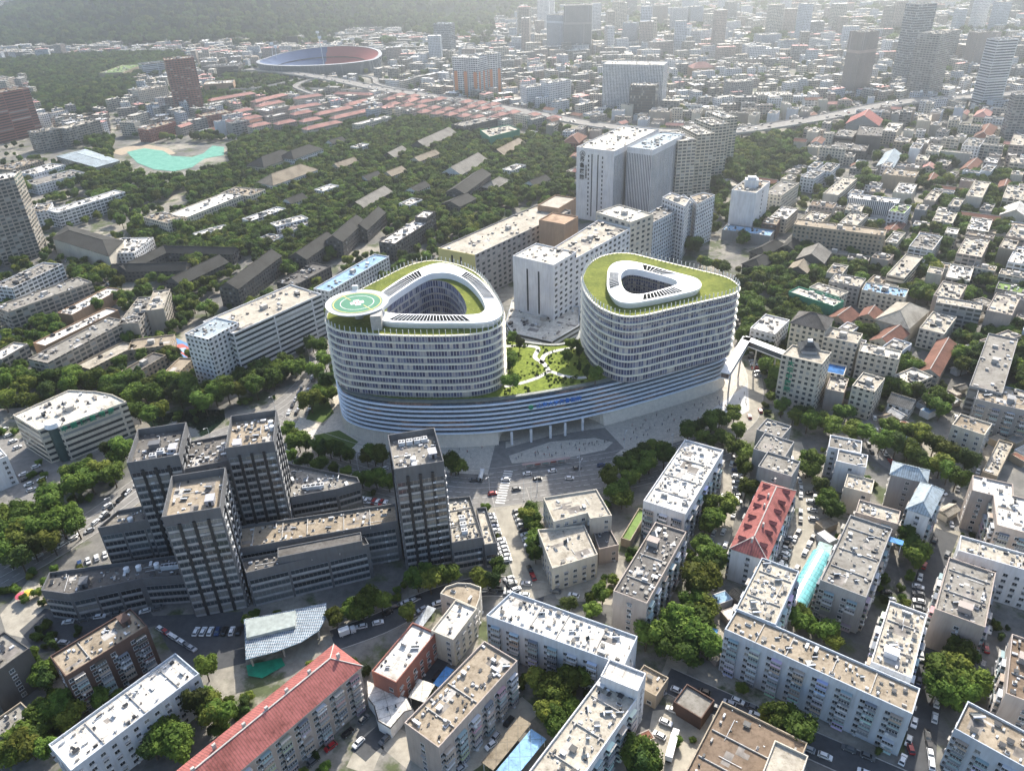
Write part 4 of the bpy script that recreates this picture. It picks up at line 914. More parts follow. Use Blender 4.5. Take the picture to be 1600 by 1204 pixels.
# far towers and landmarks
Fz = [('T','tall grey apartment tower with a dark central slot at the left edge',((22,278),(-40,292),(-60,282),(33,267)),68,'Sw','bf'),('T','brown and white apartment tower standing alone at upper left',((257,95),(303,91),(309,87)),78,'Rt','bf'),
('T','wide brown brick tower at the left edge',((-30,152),(45,138),(52,131)),62,'Rn','rf'),('T','left orange-and-white apartment tower',((706,90),(746,92),(756,86)),60,'Wq','bf'),
('T','right orange-and-white apartment tower',((749,87),(783,84),(789,80)),62,'Wq','bf'),('O','front half of the white office slab by the elevated road',((823,138),(860,134),(866,129)),30,'Wq','wf'),
('O','taller rear half of the white office slab by the elevated road',((858,131),(892,125),(896,120)),36,'Wq','wf'),('O','grey latticed office tower with a recessed glass corner',((942,101),(1037,103),(1039,97)),62,'Wq','zf'),
('O','blue glass block at the foot of the latticed tower',((984,134),(1025,135),(1057,127)),42,'Kq','xf'),('T','slim mauve-grey tower at upper right',((1349,52),(1375,49),(1389,37)),88,'Pg','vf'),
('T','slim grey-green tower right of the mauve one',((1470,55),(1492,50),(1499,36)),88,'Gg','bf'),('T','broad white banded tower at upper right',((1560,64),(1592,62),(1615,44)),88,'Wa','rf'),
('T','pale tower behind the broad white banded one',((1530,52),(1548,50),(1560,42)),60,'Pq','vf'),('T','grey tower cut by the right edge',((1588,150),(1622,150),(1632,140)),52,'Gg','bf'),
('T','hazy blue glass tower at the top right',((1434,8),(1465,6),(1475,-1)),115,'Lg','xf'),('T','dark hazy twin tower near the top, right one',((881,10),(925,9),(930,4)),95,'Gd','vf'),
('T','dark hazy twin tower near the top, left one',((854,24),(880,25),(884,19)),75,'Lg','vf'),('T','pale blue slim tower below the top edge',((973,37),(996,37),(1000,32)),50,'La','vf'),
('T','blue-grey tower behind the stadium stands',((677,38),(703,38),(705,32)),62,'La','xf'),('T','square grey-blue block near the top left corner',((22,10),(50,8),(58,2)),60,'La','kf'),
('T','white pair of ward towers in the glare, left',((1055,44),(1078,44),(1080,40)),45,'Lq','wf'),('T','white pair of ward towers in the glare, right',((1078,50),(1096,50),(1100,45)),35,'Lq','wf'),
('O','cream office block left of the brown and white tower',((215,143),(262,135),(272,130)),26,'Cc','wf'),('O','dark glass sports building beside the brown and white tower',((222,102),(258,98),(262,94)),22,'Ly','rf'),
('P','olive wedge-shaped museum roof in the far woods',((155,115),(192,102),(196,112)),14,'Te','kf'),('O','grey civic building right of the brown and white tower',((316,106),(372,104),(378,98)),18,'Ky','rf'),
('O','lower civic wing with a rust-coloured panel',((318,133),(364,130),(372,124)),16,'Oq','kf'),('A','red-brick apartment range with red end bay, left part',((215,203),(258,190),(264,194)),16,'Rt','wf'),
('A','red-brick apartment range with red end bay, right part',((305,180),(352,172),(360,176)),16,'Rt','wf'),('A','grey latticed apartment range at left below the brown tower',((85,201),(138,187),(145,191)),24,'Sc','bf'),
('A','grey-brown apartment range left of the latticed one',((43,206),(80,199),(86,204)),24,'Sc','bf'),('P','green-netted building site beside the woods',((750,204),(795,196),(812,203),(765,215)),14,'Nc','kf'),
('A','dark brick block behind the green-netted site',((705,195),(760,182),(775,187)),14,'Kg','wf'),('A','pink-roofed villa block left of the tall white hospital',((879,222),(893,211),(915,214)),11,'Rs','wh'),
('O','pink domed building in the glare',((1083,107),(1117,105),(1122,100)),14,'Op','kh'),('O','large pale office box in the glare, right of the pink dome',((1143,130),(1178,127),(1185,122)),28,'Gq','wf'),
('O','flat-roofed office right of the pale office box',((1185,150),(1240,149),(1250,143)),16,'Cq','wf'),('O','grey blue slab in the glare above the office box',((1190,56),(1222,54),(1226,48)),30,'Lq','vf'),
('A','long white and pink apartment cliff in the glare, first',((1008,8),(1022,7),(1026,3)),58,'Wq','vf'),('A','long white and pink apartment cliff in the glare, second',((1026,10),(1044,9),(1047,5)),58,'Pq','vf'),
('A','long white and pink apartment cliff in the glare, third',((1052,14),(1076,13),(1080,8)),58,'Wq','vf'),('A','pale apartment cliff at the edge of the brightest glare',((1080,12),(1100,10),(1103,5)),58,'Lq','vf')]
for k, lb, P, h, wr, st in Fz: B(k, lb, P, h, wr, st, near=False, clutter=1.2, maxd=.7)
# rows of pink-tiled housing beside the elevated road
PK = [(450,172,503,163),(473,176,527,165),(498,180,553,168),(523,186,580,173),(508,208,560,196),(560,196,612,183),(480,203,535,191),(462,155,505,149),(400,160,450,148),(405,167,445,159),(520,147,578,149),(580,156,605,148),(546,165,578,157),(571,168,593,162),(597,171,618,166),(607,157,628,150),(640,160,656,154),(620,175,640,170),(640,179,661,174),(665,173,696,168),(658,161,679,157),(690,156,750,163),(728,173,745,170),(755,176,771,173),(777,173,790,171),(800,178,814,174),(831,182,846,178),(862,187,878,183),(330,158,400,146),(325,165,360,158),(600,200,650,184)]
for r_ in range(4):
    for k in range(9):
        x, y = 600+k*21+r_*6, 147+r_*8+k*2.1; PK.append((x, y+1.5, x+15, y-2))
for r_ in range(4):
    for k in range(3): x, y = 352+k*40+r_*14, 163-k*4+r_*11; PK.append((x, y+3, x+30, y-3))
PK2 = []
for q in sorted(PK, key=lambda t: t[3]):
    m_ = ((q[0]+q[2])/2, (q[1]+q[3])/2)
    if all(abs(m_[0]-(p[0]+p[2])/2) > (q[2]-q[0]+p[2]-p[0])/2*.9+1 or abs(m_[1]-(p[1]+p[3])/2) > 5.2 for p in PK2): PK2.append(q)
for i, (x1, y1, x2, y2) in enumerate(PK2):
    hh = 13; a, c = at(x1, y1, hh), at(x2, y2, hh); e = (c-a).normalized(); n_ = Vector((-e.y, e.x, 0)); wd = 13
    building('row_house', '%s pink-tiled row of flats below the elevated road, counting from the far side' % ordw(i), 'row of flats', [a, c, c+n_*wd, a+n_*wd], hh, 'C' if i % 3 else 'P', 'p' if i % 4 else 'w', 'w', 'pink-tiled rows of flats', world=True, rt='h' if i % 4 else 'f', near=False, rise=3)
# ------------------------------------------------------------------ dark glass office complex
def complex_(label, vols):
    allp = []
    vs = []
    for nm, P, h, z0, rc, st, kw in vols:
        W = ccw([(p.x, p.y) for p in (rect3(*P, h) if len(P) == 3 else [at(*q, h) for q in P])]); vs.append((nm, W, h, z0, rc, st, kw)); allp += W
    cx = sum(p[0] for p in allp)/len(allp); cy = sum(p[1] for p in allp)/len(allp)
    root = thing('office_complex', label, 'office complex', (cx, cy, 0), 'dark glass office complex')
    for nm, W, h, z0, rc, st, kw in vs:
        claim(W); o = volume(root, W, h, 'D', rc, st, z0=z0, name=nm, near=True, nested=True, par=kw.get('par', 1.6), clutter=kw.get('cl', 1.0))
        for me, px, py in kw.get('eq', ()):
            p = at(px, py, h); q = link({ACU: 'cooling_unit', TANK: 'water_tank', STAIR: 'stair_head'}[me], me, o, (.4, .4, .42), (p.x-cx, p.y-cy, h+.05)); q.rotation_euler.z = R_(rnd.uniform(8, 14))
complex_('dark glass office complex of three towers on stepped podiums, left of the pair', [
    ('tower', ((256,818),(271,753),(355,741)), 48, 0, 't', 'x', dict(par=3.2, cl=.5, eq=((STAIR,330,785),))),
    ('tower', ((201,733),(218,680),(294,669)), 52, 0, 'd', 'x', dict(par=3.2, eq=((ACU,240,715),(ACU,252,708),(STAIR,272,705)))),
    ('tower', ((289,736),(292,694),(357,686)), 46, 0, 'd', 'x', dict(par=1.2, cl=2)),
    ('tower', ((354,710),(363,659),(434,650)), 52, 0, 't', 'x', dict(par=3.2, cl=1.5, eq=((TANK,424,664),(TANK,426,672),(STAIR,372,698)))),
    ('podium', ((453,781),(450,727),(559,749),(563,757),(526,768)), 20, 0, 'g', 'x', dict(cl=2, eq=((ACU,478,764),(ACU,486,763),(ACU,494,762),(ACU,502,761)))),
    ('podium', ((375,860),(368,826),(618,789),(622,817)), 20, 0, 't', 'x', dict(par=1.2, cl=.6)),
    ('podium', ((385,898),(378,876),(570,840),(577,853)), 17, 0, 'd', 'x', dict(par=1.2, cl=.8)),
    ('plant_house', ((434,872),(434,857),(564,832),(566,846)), 21, 17, 'd', 'k', dict(par=.5, cl=0)),
    ('podium', ((154,829),(186,801),(240,792),(262,812)), 24, 0, 'g', 'x', dict(cl=1.2, eq=((TANK,205,815),))),
    ('podium', ((66,926),(79,898),(285,870),(290,903),(223,908),(110,932)), 13, 0, 'd', 'x', dict(cl=1, eq=((TANK,199,893),(TANK,218,890),(TANK,246,886),(ACU,258,888),(ACU,266,887),(ACU,275,886))))])
complex_('dark glass office tower with rooftop cooling units, standing right of the larger complex', [
    ('tower', ((617,743),(607,689),(680,679)), 50, 0, 'g', 'x', dict(par=3.2, cl=1, eq=((ACU,628,695),(ACU,640,693),(ACU,652,691),(ACU,663,689),(TANK,646,722),(TANK,648,731),(STAIR,676,712)))),
    ('podium', ((706,852),(700,782),(735,779),(755,843)), 14, 0, 'c', 'x', dict(cl=2, eq=((ACU,722,812),(ACU,724,822),(ACU,726,832)))),
    ('podium', ((757,855),(744,797),(760,796),(777,852)), 11, 0, 'c', 'x', dict(cl=1))])
# glazed drop-off canopy in front of the dark complex
cp = [at(x, y, 7) for x, y in ((381,967),(510,941),(509,965),(498,985),(470,1003),(430,1018),(384,1030))]
GC = thing('entrance_canopy', 'curved glass entrance canopy in front of the dark office complex', 'canopy', (cp[0].x+15, cp[0].y-10, 0)); g0 = GC.location; lp = ccw([(p.x-g0.x, p.y-g0.y) for p in cp])
b = MB(); b.prism(lp, 6.7, 7.0); b.build('canopy_roof', [flat('canopy_glass', (.16, .22, .27), .25, .5)], GC)
b = MB(); xs = [p[0] for p in lp]; ys = [p[1] for p in lp]
for i in range(40):
    x = min(xs)+(max(xs)-min(xs))*i/39
    seg = [min(ys)+(max(ys)-min(ys))*k/60 for k in range(61) if inside(x, min(ys)+(max(ys)-min(ys))*k/60, lp)]
    if len(seg) > 3: b.box((x, (seg[0]+seg[-1])/2, 7.06), (.12, seg[-1]-seg[0], .12))
for i in range(20):
    y = min(ys)+(max(ys)-min(ys))*i/19; seg = [min(xs)+(max(xs)-min(xs))*k/90 for k in range(91) if inside(min(xs)+(max(xs)-min(xs))*k/90, y, lp)]
    if len(seg) > 3: b.box(((seg[0]+seg[-1])/2, y, 7.08), (seg[-1]-seg[0], .12, .12))
b.build('canopy_grid', ['frame'], GC)
sq = [at(*q, 8.6) for q in ((383,968),(462,953),(461,977),(385,996))]; b = MB(); b.prism(ccw([(p.x-g0.x, p.y-g0.y) for p in sq]), 7.1, 8.6); b.build('raised_skylight', [flat('skylight_panels', (.34, .38, .36), .4)], GC)
for x, y in ((390,1020),(440,1005),(495,978),(500,945)):
    p = at(x, y, 7); b = MB(); b.cyl((p.x-g0.x, p.y-g0.y), .4, 0, 6.7, 8); b.build('column', ['conc'], GC)
# rooftop pagodas
def pagoda(px, h, w_, parentname, label):
    p = at(*px, h); r = thing('roof_pavilion', label, 'pavilion', (p.x, p.y, h+.05), rz=R_(-12)); b = MB(); b.box((0, 0, 1.2), (w_, w_, 2.4), 0, 0)
    b.build('walls', ['matt'], r, (.4, .4, .42))
    for k, (s, z) in enumerate(((w_+3, 2.4), (w_*.72, 4.2))):
        q = MB(); e = [(-s/2, -s/2, z), (s/2, -s/2, z), (s/2, s/2, z), (-s/2, s/2, z)]; t = [(x*.5, y*.5, z+1.5) for x, y, _ in e]; q.strip(e, t); q.face(t); q.face(e[::-1]); q.build('roof_tier', ['tile'], r, PAL['y'])
    q = MB(); q.box((0, 0, 6.2), (w_*.3, w_*.25, 1.2)); q.build('skylight', ['white'], r)
pagoda((1263,548), 30, 8, None, 'small two-tiered grey pavilion on the beige hospital tower with green characters')
# lettering
def sign(body, P0, P1, h0, size, mk, vertical=False, root=None, z=None, out=.3):
    a, c = at(*P0, h0), at(*P1, h0); e = (c-a).normalized(); n_ = Vector((e.y, -e.x, 0)); return e, n_, a, c
a, c = at(960, 238, 64), at(901, 231, 64); e = (a-c).normalized(); n_ = Vector((e.y, -e.x, 0)); L = (a-c).length
text('齐\n鲁\n医\n院', 4.6, c+e*L*.16+n_*.5+Vector((0, 0, -17.5)), e, (0, 0, 1), 'dark', BW, BW.location, depth=.1, spacing=1.15, thick=.12)
text('山\n东\n大\n学\n齐\n鲁\n医\n院', 1.5, c+e*L*.27+n_*.5+Vector((0, 0, -20)), e, (0, 0, 1), 'dark', BW, BW.location, depth=.1, thick=.04)
b = MB(); ce = c+e*L*.17+n_*.5+Vector((0, 0, -4.5))-BW.location
for r0, r1 in ((2.7, 2.2),):
    A = [ce+e*(r0*math.cos(i*math.pi/12))+Vector((0, 0, r0*math.sin(i*math.pi/12))) for i in range(24)]; Bq = [ce+e*(r1*math.cos(i*math.pi/12))+Vector((0, 0, r1*math.sin(i*math.pi/12))) for i in range(24)]; b.strip(A, Bq)
for u0, u1, v0, v1 in ((-1.3, -.2, -1.4, 1.3), (1.3, .2, -1.4, 1.3), (-.6, .6, -.5, -.5)): b.tube(ce+e*u0+Vector((0, 0, v0)), ce+e*u1+Vector((0, 0, v1)), .28, 4)
b.build('round_logo', ['dark'], BW)
for f in (.42, .58):
    q = c+e*L*f+n_*.12-BW.location; b = MB(); b.box((q.x, q.y, 32), (.9, .3, 56), math.atan2(e.y, e.x)); b.build('window_slit', ['dark'], BW)
for f in (.33, .70):
    for k in range(14):
        q = c+e*L*f+n_*.12-BW.location; b = MB(); b.box((q.x, q.y, 6+k*4), (1.1, .3, 2), math.atan2(e.y, e.x)); b.build('window', ['dark'], BW)
a, c = at(1221, 556, 30), at(1284, 571, 30); e = (c-a).normalized(); n_ = Vector((e.y, -e.x, 0)); L = (c-a).length
text('大\n华\n中\n医\n院', 3.6, a+e*L*.27+n_*.4+Vector((0, 0, -11)), e, (0, 0, 1), GREEN, PG, PG.location, spacing=1.1, thick=.1)
CL = [o for o in COL.objects if o.get('label', '').startswith('cream clinic')][0]
a, c = at(93, 669, 20), at(198, 629, 20); e = (c-a).normalized(); n_ = Vector((e.y, -e.x, 0)); L = (c-a).length
text('中国康复药房', 3.2, a+e*L*.4+n_*.5+Vector((0, 0, -1.2)), e, (0, 0, 1), GREEN, CL, CL.location, spacing=1.9, thick=.12)
q = at(86, 668, 19); b = MB(); b.cyl((q.x-CL.location.x, q.y-CL.location.y), 3.4, 0, 20.5, 20); b.build('corner_drum', [flat('dark_panel', (.035, .07, .07), .4)], CL)
b = MB(); q = at(82, 664, 21); b.cyl((q.x-CL.location.x, q.y-CL.location.y), 3.9, 20.6, 23, 20, 0, 3.2); b.build('drum_cap', ['white'], CL)
a, c = at(742, 400, 34), at(685, 389, 34); e = (a-c).normalized(); n_ = Vector((e.y, -e.x, 0)); L = (a-c).length; q = (a+c)/2+n_*.15-YB.location
b = MB(); b.box((q.x, q.y, 17.5), (L+.2, .4, 35), math.atan2(e.y, e.x)); b.build('yellow_gable', ['matt'], YB, PAL['Y'])
for f in (.38, .62): q = c+e*L*f+n_*.4-YB.location; b = MB(); b.box((q.x, q.y, 28), (1.6, .2, 7), math.atan2(e.y, e.x)); b.build('window_slit', ['dark'], YB)
a, c = at(865, 416, 47), at(801, 401, 47); e = (a-c).normalized(); n_ = Vector((e.y, -e.x, 0)); L = (a-c).length
for f in (.36, .64):
    q = c+e*L*f+n_*.1-WT.location; b = MB(); b.box((q.x, q.y, 26), (1.1, .3, 30), math.atan2(e.y, e.x)); b.build('window_slit', ['dark'], WT)
for lb in ('left orange-and-white apartment tower', 'right orange-and-white apartment tower'):
    t = [t for t in BLD if t[0]['label'] == lb][0]; P = t[1]; r = t[0]
    for i in range(4):
        a, c = Vector(P[i]), Vector(P[(i+1) % 4]); L = (c-a).length
        if L > 10:
            for f in (.12, .5, .88):
                q = a.lerp(c, f)-r.location.xy; b = MB(); b.box((q.x, q.y, 20), (L*.13, .8, 40), math.atan2(c.y-a.y, c.x-a.x)); b.build('orange_panel', ['matt'], r, (.6, .25, .12))
# dormers on the faded red roof
t = [t for t in BLD if t[0]['label'].startswith('apartment block with a faded red')][0]; P = t[1]; r = t[0]
e = max(((Vector(P[(i+1) % 4])-Vector(P[i])) for i in range(4)), key=lambda v: v.length); rz = math.atan2(e.y, e.x); LL = e.length; cx = Vector((sum(p[0] for p in P)/4, sum(p[1] for p in P)/4)); ex = e.normalized(); ey = Vector((-ex.y, ex.x))
for s in (-1, 1):
    for k in range(6):
        q = cx+ex*((k-2.5)/6*LL*.92+(k % 2)*.8)+ey*s*4.2-r.location.xy; b = MB(); w_, d_ = 1.1, 2.0
        A = [(-w_, -d_*0, 0), (w_, 0, 0), (0, 0, 1.3)]; Bk = [(-w_, -d_*s*-1*-1, 0)] if False else None
        f0 = [(-w_, 1.6*s, -.6), (w_, 1.6*s, -.6), (0, 1.6*s, .7)]; f1 = [(-w_, -1.6*s, -.6), (w_, -1.6*s, -.6), (0, -1.6*s, .7)]
        b.face(f0); b.face([f0[0], f1[0], f1[2], f0[2]]); b.face([f0[1], f0[2], f1[2], f1[1]]); b.face(f1)
        o = b.build('dormer', ['tile'], r, PAL['r'], (q.x, q.y, 19.6)); o.rotation_euler.z = rz
t = [t for t in BLD if t[0]['label'].startswith('slim white tower')][0]; q = Vector((sum(p[0] for p in t[1])/4, sum(p[1] for p in t[1])/4))-t[0].location.xy
b = MB(); b.box((q.x, q.y, 39), (11, 9, 7), R_(-12)); b.box((q.x, q.y, 43.5), (7, 6, 2), R_(-12)); b.build('raised_cap', ['wall'], t[0], PAL['W'])
for k in range(9): p = (Vector(t[1][0])+Vector(t[1][1]))/2-t[0].location.xy; d_ = (Vector(t[1][1])-Vector(t[1][0])); b = MB(); b.box((p.x, p.y, 4+k*3.6), (1.2, .5, 1.8), math.atan2(d_.y, d_.x)); b.build('window', ['dark'], t[0])
b = MB(); b.box((q.x+6, q.y, 37.5), (5, 9, 1.2), R_(-12)); b.build('brown_eave', ['tile'], t[0], PAL['n'])
# ------------------------------------------------------------------ stadium
S0 = at(502, 110, 0); ST = thing('stadium', 'oval stadium with red and blue seating and leaning floodlight masts', 'stadium', (S0.x, S0.y, 0), rz=R_(-4))
RX, RY = 122, 92
def ell(rx, ry, z, k=72): return [(rx*math.cos(2*math.pi*i/k), ry*math.sin(2*math.pi*i/k), z(2*math.pi*i/k) if callable(z) else z) for i in range(k)]
top = lambda t: 22+12*max(0, math.sin(t+.3))
b = MB(); b.strip(ell(RX, RY, 0), ell(RX+5, RY+5, top)); b.build('outer_wall', ['wall_v'], ST, (.22, .25, .28))
b = MB(); b.strip(ell(RX+5, RY+5, top), ell(RX-2, RY-2, lambda t: top(t)+.5)); b.build('rim', [flat('rim_metal', (.3, .32, .34), .6)], ST)
for nm, colr, t0, t1 in (('red_seating', (.30, .05, .05), -26, 92), ('blue_seating', (.03, .08, .2), 92, 334)):
    b = MB()
    for d in range(t0, t1, 4):
        for (ra, rb_, fa, fb) in ((0, 28, 1, .5), (28, 52, .45, .1)):
            q = []
            for dd, ro_, f in ((d, ra, fa), (d, rb_, fb), (d+4, rb_, fb), (d+4, ra, fa)):
                t = math.radians(dd); q.append(((RX-2-ro_)*math.cos(t), (RY-2-ro_*.8)*math.sin(t), top(t)*f))
            b.face(q[::-1])
    b.build(nm, [flat(nm, colr, .8, var=.15)], ST)
b = MB(); b.face([p for p in ell(RX-54, RY-43, .3)]); b.build('pitch', ['grass'], ST)
for px_, hh, lean in ((424,46,5), (496,52,-4), (506,58,0), (430,40,4)):
    p = at(px_, 108 if px_ != 496 else 92, 0)-S0; b = MB(); b.tube((p.x, p.y, 0), (p.x+lean, p.y-3, hh), 0.8, 6, 0, .5); b.box((p.x+lean, p.y-3, hh+2), (7, 1, 5)); b.build('floodlight_mast', ['white'], ST)
b = MB(); p = at(444, 82, 0)-S0; b.box((p.x, p.y, 26), (26, 3, 14)); b.build('scoreboard', ['dark'], ST)
claim([(S0.x+p[0]*1.1, S0.y+p[1]*1.1) for p in ell(RX+5, RY+5, 0, 24)])
# ------------------------------------------------------------------ ground, roads, water
b = MB(); N = 24; X0, X1, Y0, Y1 = -9000, 9000, -400, 14000
for i in range(N):
    for j in range(N):
        x0, x1 = X0+(X1-X0)*i/N, X0+(X1-X0)*(i+1)/N; y0, y1 = Y0+(Y1-Y0)*j/N, Y0+(Y1-Y0)*(j+1)/N
        b.face([(x0, y0, 0), (x1, y0, 0), (x1, y1, 0), (x0, y1, 0)])
tag(b.build('ground', ['ground']), kind='structure')
def area(name, px, z, mk, zz=0, kind='structure', keep=False):
    P = ccw([tuple(at(*q, zz).xy) for q in px]); b = MB(); b.poly(P, zz+z); o = b.build(name, [mk]); tag(o, kind=kind)
    if keep: claim(P)
    return P
ROADS = []
def road(name, px, width, mk, z=.05, lines=False, kerb=True):
    o, c, L, R2 = ribbon(px, width, 0, name, mk, z); tag(o, kind='structure')
    for i in range(0, len(c)-1): ROADS.append((c[i], c[i+1], width/2+1.5))
    if kerb:
        for side in (L, R2):
            b = MB()
            for i in range(len(side)-1):
                e = side[i+1]-side[i]
                if e.length > .2: m_ = (side[i]+side[i+1])/2; b.box((m_.x, m_.y, .08), (e.length, .3, .16), math.atan2(e.y, e.x))
            tag(b.build('kerb', ['conc']), kind='structure')
    if lines:
        b = MB(); nl = max(1, int(width/3.6))
        for k in range(1, nl):
            f = k/nl
            for i in range(len(c)-1):
                p = L[i].lerp(R2[i], f); q = L[i+1].lerp(R2[i+1], f); e = q-p; d = e.length; s = 0; solid = (k == nl//2)
                while s < d:
                    ln = d if solid else min(3, d-s); m_ = p+e*((s+ln/2)/d); b.box((m_.x, m_.y, z+.02), (ln, .16, .01), math.atan2(e.y, e.x)); s += ln+(.01 if solid else 4)
        tag(b.build('road_marking', ['line']), kind='structure')
    return c
def onroad(x, y, pad=0):
    for a, c, r in ROADS:
        dx, dy = c.x-a.x, c.y-a.y; t = max(0, min(1, ((x-a.x)*dx+(y-a.y)*dy)/(dx*dx+dy*dy+1e-9)))
        if (x-a.x-t*dx)**2+(y-a.y-t*dy)**2 < (r+pad)**2: return True
    return False
road('river_street', [(-60,935),(60,868),(150,812),(215,765),(300,705),(390,665),(450,630),(490,590),(505,560),(495,525)], 17, 'asphalt', lines=True)
road('avenue', [(400,665),(460,692),(545,722),(640,748),(740,762),(850,750),(960,735),(1050,712),(1120,690)], 30, 'asphalt', .06, lines=True)
road('plaza_lane', [(1120,690),(1168,655),(1180,610),(1172,575)], 9, 'yard', .065)
road('school_street', [(795,765),(812,830),(838,905),(852,930)], 17, 'yard', .055)
road('lower_street', [(852,925),(760,915),(670,938),(590,975),(520,1000)], 11, 'asphaltd', .052)
road('shop_street', [(1040,1060),(1110,1092),(1250,1155),(1420,1230)], 11, 'asphaltd', .05)
road('lane', [(1160,700),(1145,760),(1128,830),(1105,905),(1082,970),(1050,1060)], 8, 'yard', .045, kerb=False)
road('lane', [(1240,690),(1262,760),(1262,830),(1225,900),(1205,930)], 8, 'yard', .044, kerb=False)
road('lane', [(1480,830),(1452,900),(1440,960),(1455,1040),(1442,1130),(1436,1215)], 9, 'asphaltd', .046, kerb=False)
road('lane', [(1350,600),(1360,680),(1375,715),(1490,790),(1500,830)], 7, 'asphalt', .043, kerb=False)
road('lane', [(560,1180),(640,1100),(700,1010)], 7, 'asphaltd', .042, kerb=False)
road('lane', [(560,1204),(600,1150),(700,1200),(830,1100)], 9, 'yard', .041, kerb=False)
area('car_park', [(236,962),(380,955),(384,1035),(300,1055),(262,1010)], .04, 'asphaltd')
area('car_park', [(30,985),(70,950),(150,965),(230,950),(250,975),(120,1010),(60,1020)], .038, 'asphaltd')
area('forecourt', [(0,960),(45,905),(72,915),(82,965),(55,1000),(10,990)], .036, 'yard')
area('courtyard', [(0,680),(60,690),(105,745),(70,790),(30,790),(-20,730)], .036, 'asphalt')
area('school_yard', [(858,905),(960,870),(975,900),(955,945),(870,935)], .035, 'yard')
area('hospital_court', [(705,365),(745,335),(765,345),(740,372)], .035, 'yard')
area('yard', [(1020,1110),(1060,1105),(1125,1100),(1075,1215),(1000,1215)], .035, 'yard')
area('yard', [(1130,740),(1160,720),(1165,770),(1130,850)], .033, 'yard')
area('yard', [(1180,880),(1260,800),(1290,850),(1240,960),(1190,960)], .032, 'yard')
area('avenue_forecourt', [(700,768),(790,765),(800,800),(775,830),(720,800)], .034, 'yard')
area('plaza', [(515,600),(524,640),(505,665),(470,650),(455,672),(520,700),(600,712),(700,738),(765,742),(790,735),(880,724),(950,712),(1020,702),(1075,685),(1140,655),(1172,640),(1168,585),(1150,540)], .068, 'plaza', keep=True)
area('plaza_lane', [(775,690),(945,668),(975,700),(950,718),(790,738),(762,741)], .075, 'asphalt')
area('plaza', [(795,712),(860,690),(930,684),(958,691),(945,703),(880,716),(800,724)], .082, 'plaza'); area('plaza', [(790,700),(855,682),(925,670),(880,672),(790,690)], .08, 'plaza')
area('plaza', [(1100,648),(1168,600),(1170,642),(1120,668)], .09, 'plazaw')
area('verge', [(508,615),(522,645),(505,660),(478,655),(490,630)], .1, 'grass'); area('verge', [(490,680),(530,672),(560,690),(545,705),(500,700)], .1, 'grass')
RIV = area('river', [(222,650),(300,640),(350,640),(352,655),(322,682),(250,684)], .03, 'water')
area('river', [(-20,625),(120,615),(235,640),(230,655),(110,632),(-20,640)], .028, 'water')
area('sports_court', [(244,528),(262,522),(300,540),(300,566),(270,560)], .05, flat('court_blue', (.10,.25,.5), .7)); area('sports_court', [(262,540),(285,537),(300,545),(300,562)], .07, flat('court_red', (.45,.12,.1), .7)); area('sports_court', [(272,545),(290,543),(298,555)], .09, flat('court_pale', (.35,.5,.7), .7))
area('playground', [(240,520),(265,512),(280,517),(250,530)], .06, 'sand')
WP = area('wave_pool', [(198,238),(225,232),(255,236),(268,244),(300,246),(318,240),(332,228),(350,230),(350,243),(320,248),(300,262),(272,268),(240,265),(215,255)], .3, 'pool')
area('beach', [(170,238),(195,230),(230,226),(262,232),(275,240),(262,243),(235,236),(205,238),(190,243)], .2, 'sand')
area('netted_pond', [(385,1040),(440,1028),(446,1040),(410,1060),(388,1056)], .4, flat('pond_green', (.02,.3,.17), .4, .4))
area('football_pitch', [(385,88),(410,88),(412,98),(380,98)], .3, 'lawn')
# wooded hill behind the stadium
def hz(x, y):
    z = 300*math.exp(-((x+1080)/480)**2-((y-3120)/480)**2)+120*math.exp(-((x+180)/380)**2-((y-3000)/300)**2)+170*math.exp(-((x+800)/400)**2-((y-2800)/330)**2)
    return max(0, z-12+14*noise.noise(Vector((x/110, y/110, 0)))+7*noise.noise(Vector((x/35, y/35, 3)))) if z > 3 else -2
b = MB(); nx, ny = 150, 90; g = [[(-2900+4000*i/nx, 2250+2300*j/ny) for j in range(ny+1)] for i in range(nx+1)]
b.v = [(x, y, hz(x, y)-.5) for r in g for x, y in r]
for i in range(nx):
    for j in range(ny): k = i*(ny+1)+j; b.f.append((k, k+ny+1, k+ny+2, k+1)); b.m.append(0); b.uv += [(0, 0)]*4
tag(b.build('hill', ['hill']), kind='structure')
# elevated expressway
def elevated(name, px, width, z, label):
    r = None; ob, c, L, R2 = ribbon(px, width, z, name, 'asphalt', 0); tag(ob, kind='structure')
    for i in range(len(c)-1): ROADS.append((c[i], c[i+1], width/2+4))
    b = MB()
    for i in range(len(c)-1):
        for S, s in ((L, 1), (R2, -1)):
            p, q = S[i], S[i+1]; e = q-p; m_ = (p+q)/2
            if e.length > .1: b.box((m_.x, m_.y, z-.2), (e.length+.1, .5, 2.4), math.atan2(e.y, e.x), 0, True)
        b.face([(L[i].x, L[i].y, z-1.4), (L[i+1].x, L[i+1].y, z-1.4), (R2[i+1].x, R2[i+1].y, z-1.4), (R2[i].x, R2[i].y, z-1.4)], 0)
    o = b.build('bridge_parapet', ['conc']); o.parent = ob
    d = 0
    for i in range(len(c)-1):
        e = c[i+1]-c[i]; d += e.length
        if d > 32:
            d = 0; q = MB(); q.box((0, 0, (z-1.4)/2), (2, 2, z-1.4)); q.box((0, 0, z-2), (2.4, width*.7, 1.2)); o = q.build('bridge_pier', ['conc'], ob, None, (c[i].x, c[i].y, 0)); o.rotation_euler.z = math.atan2(e.y, e.x)
    return c
EX = elevated('expressway', [(385,108),(440,112),(520,124),(590,138),(660,148),(740,160),(850,180),(940,196),(1040,205),(1130,206),(1210,196),(1300,181),(1370,166),(1440,156),(1540,150),(1640,140)], 26, 12, '')
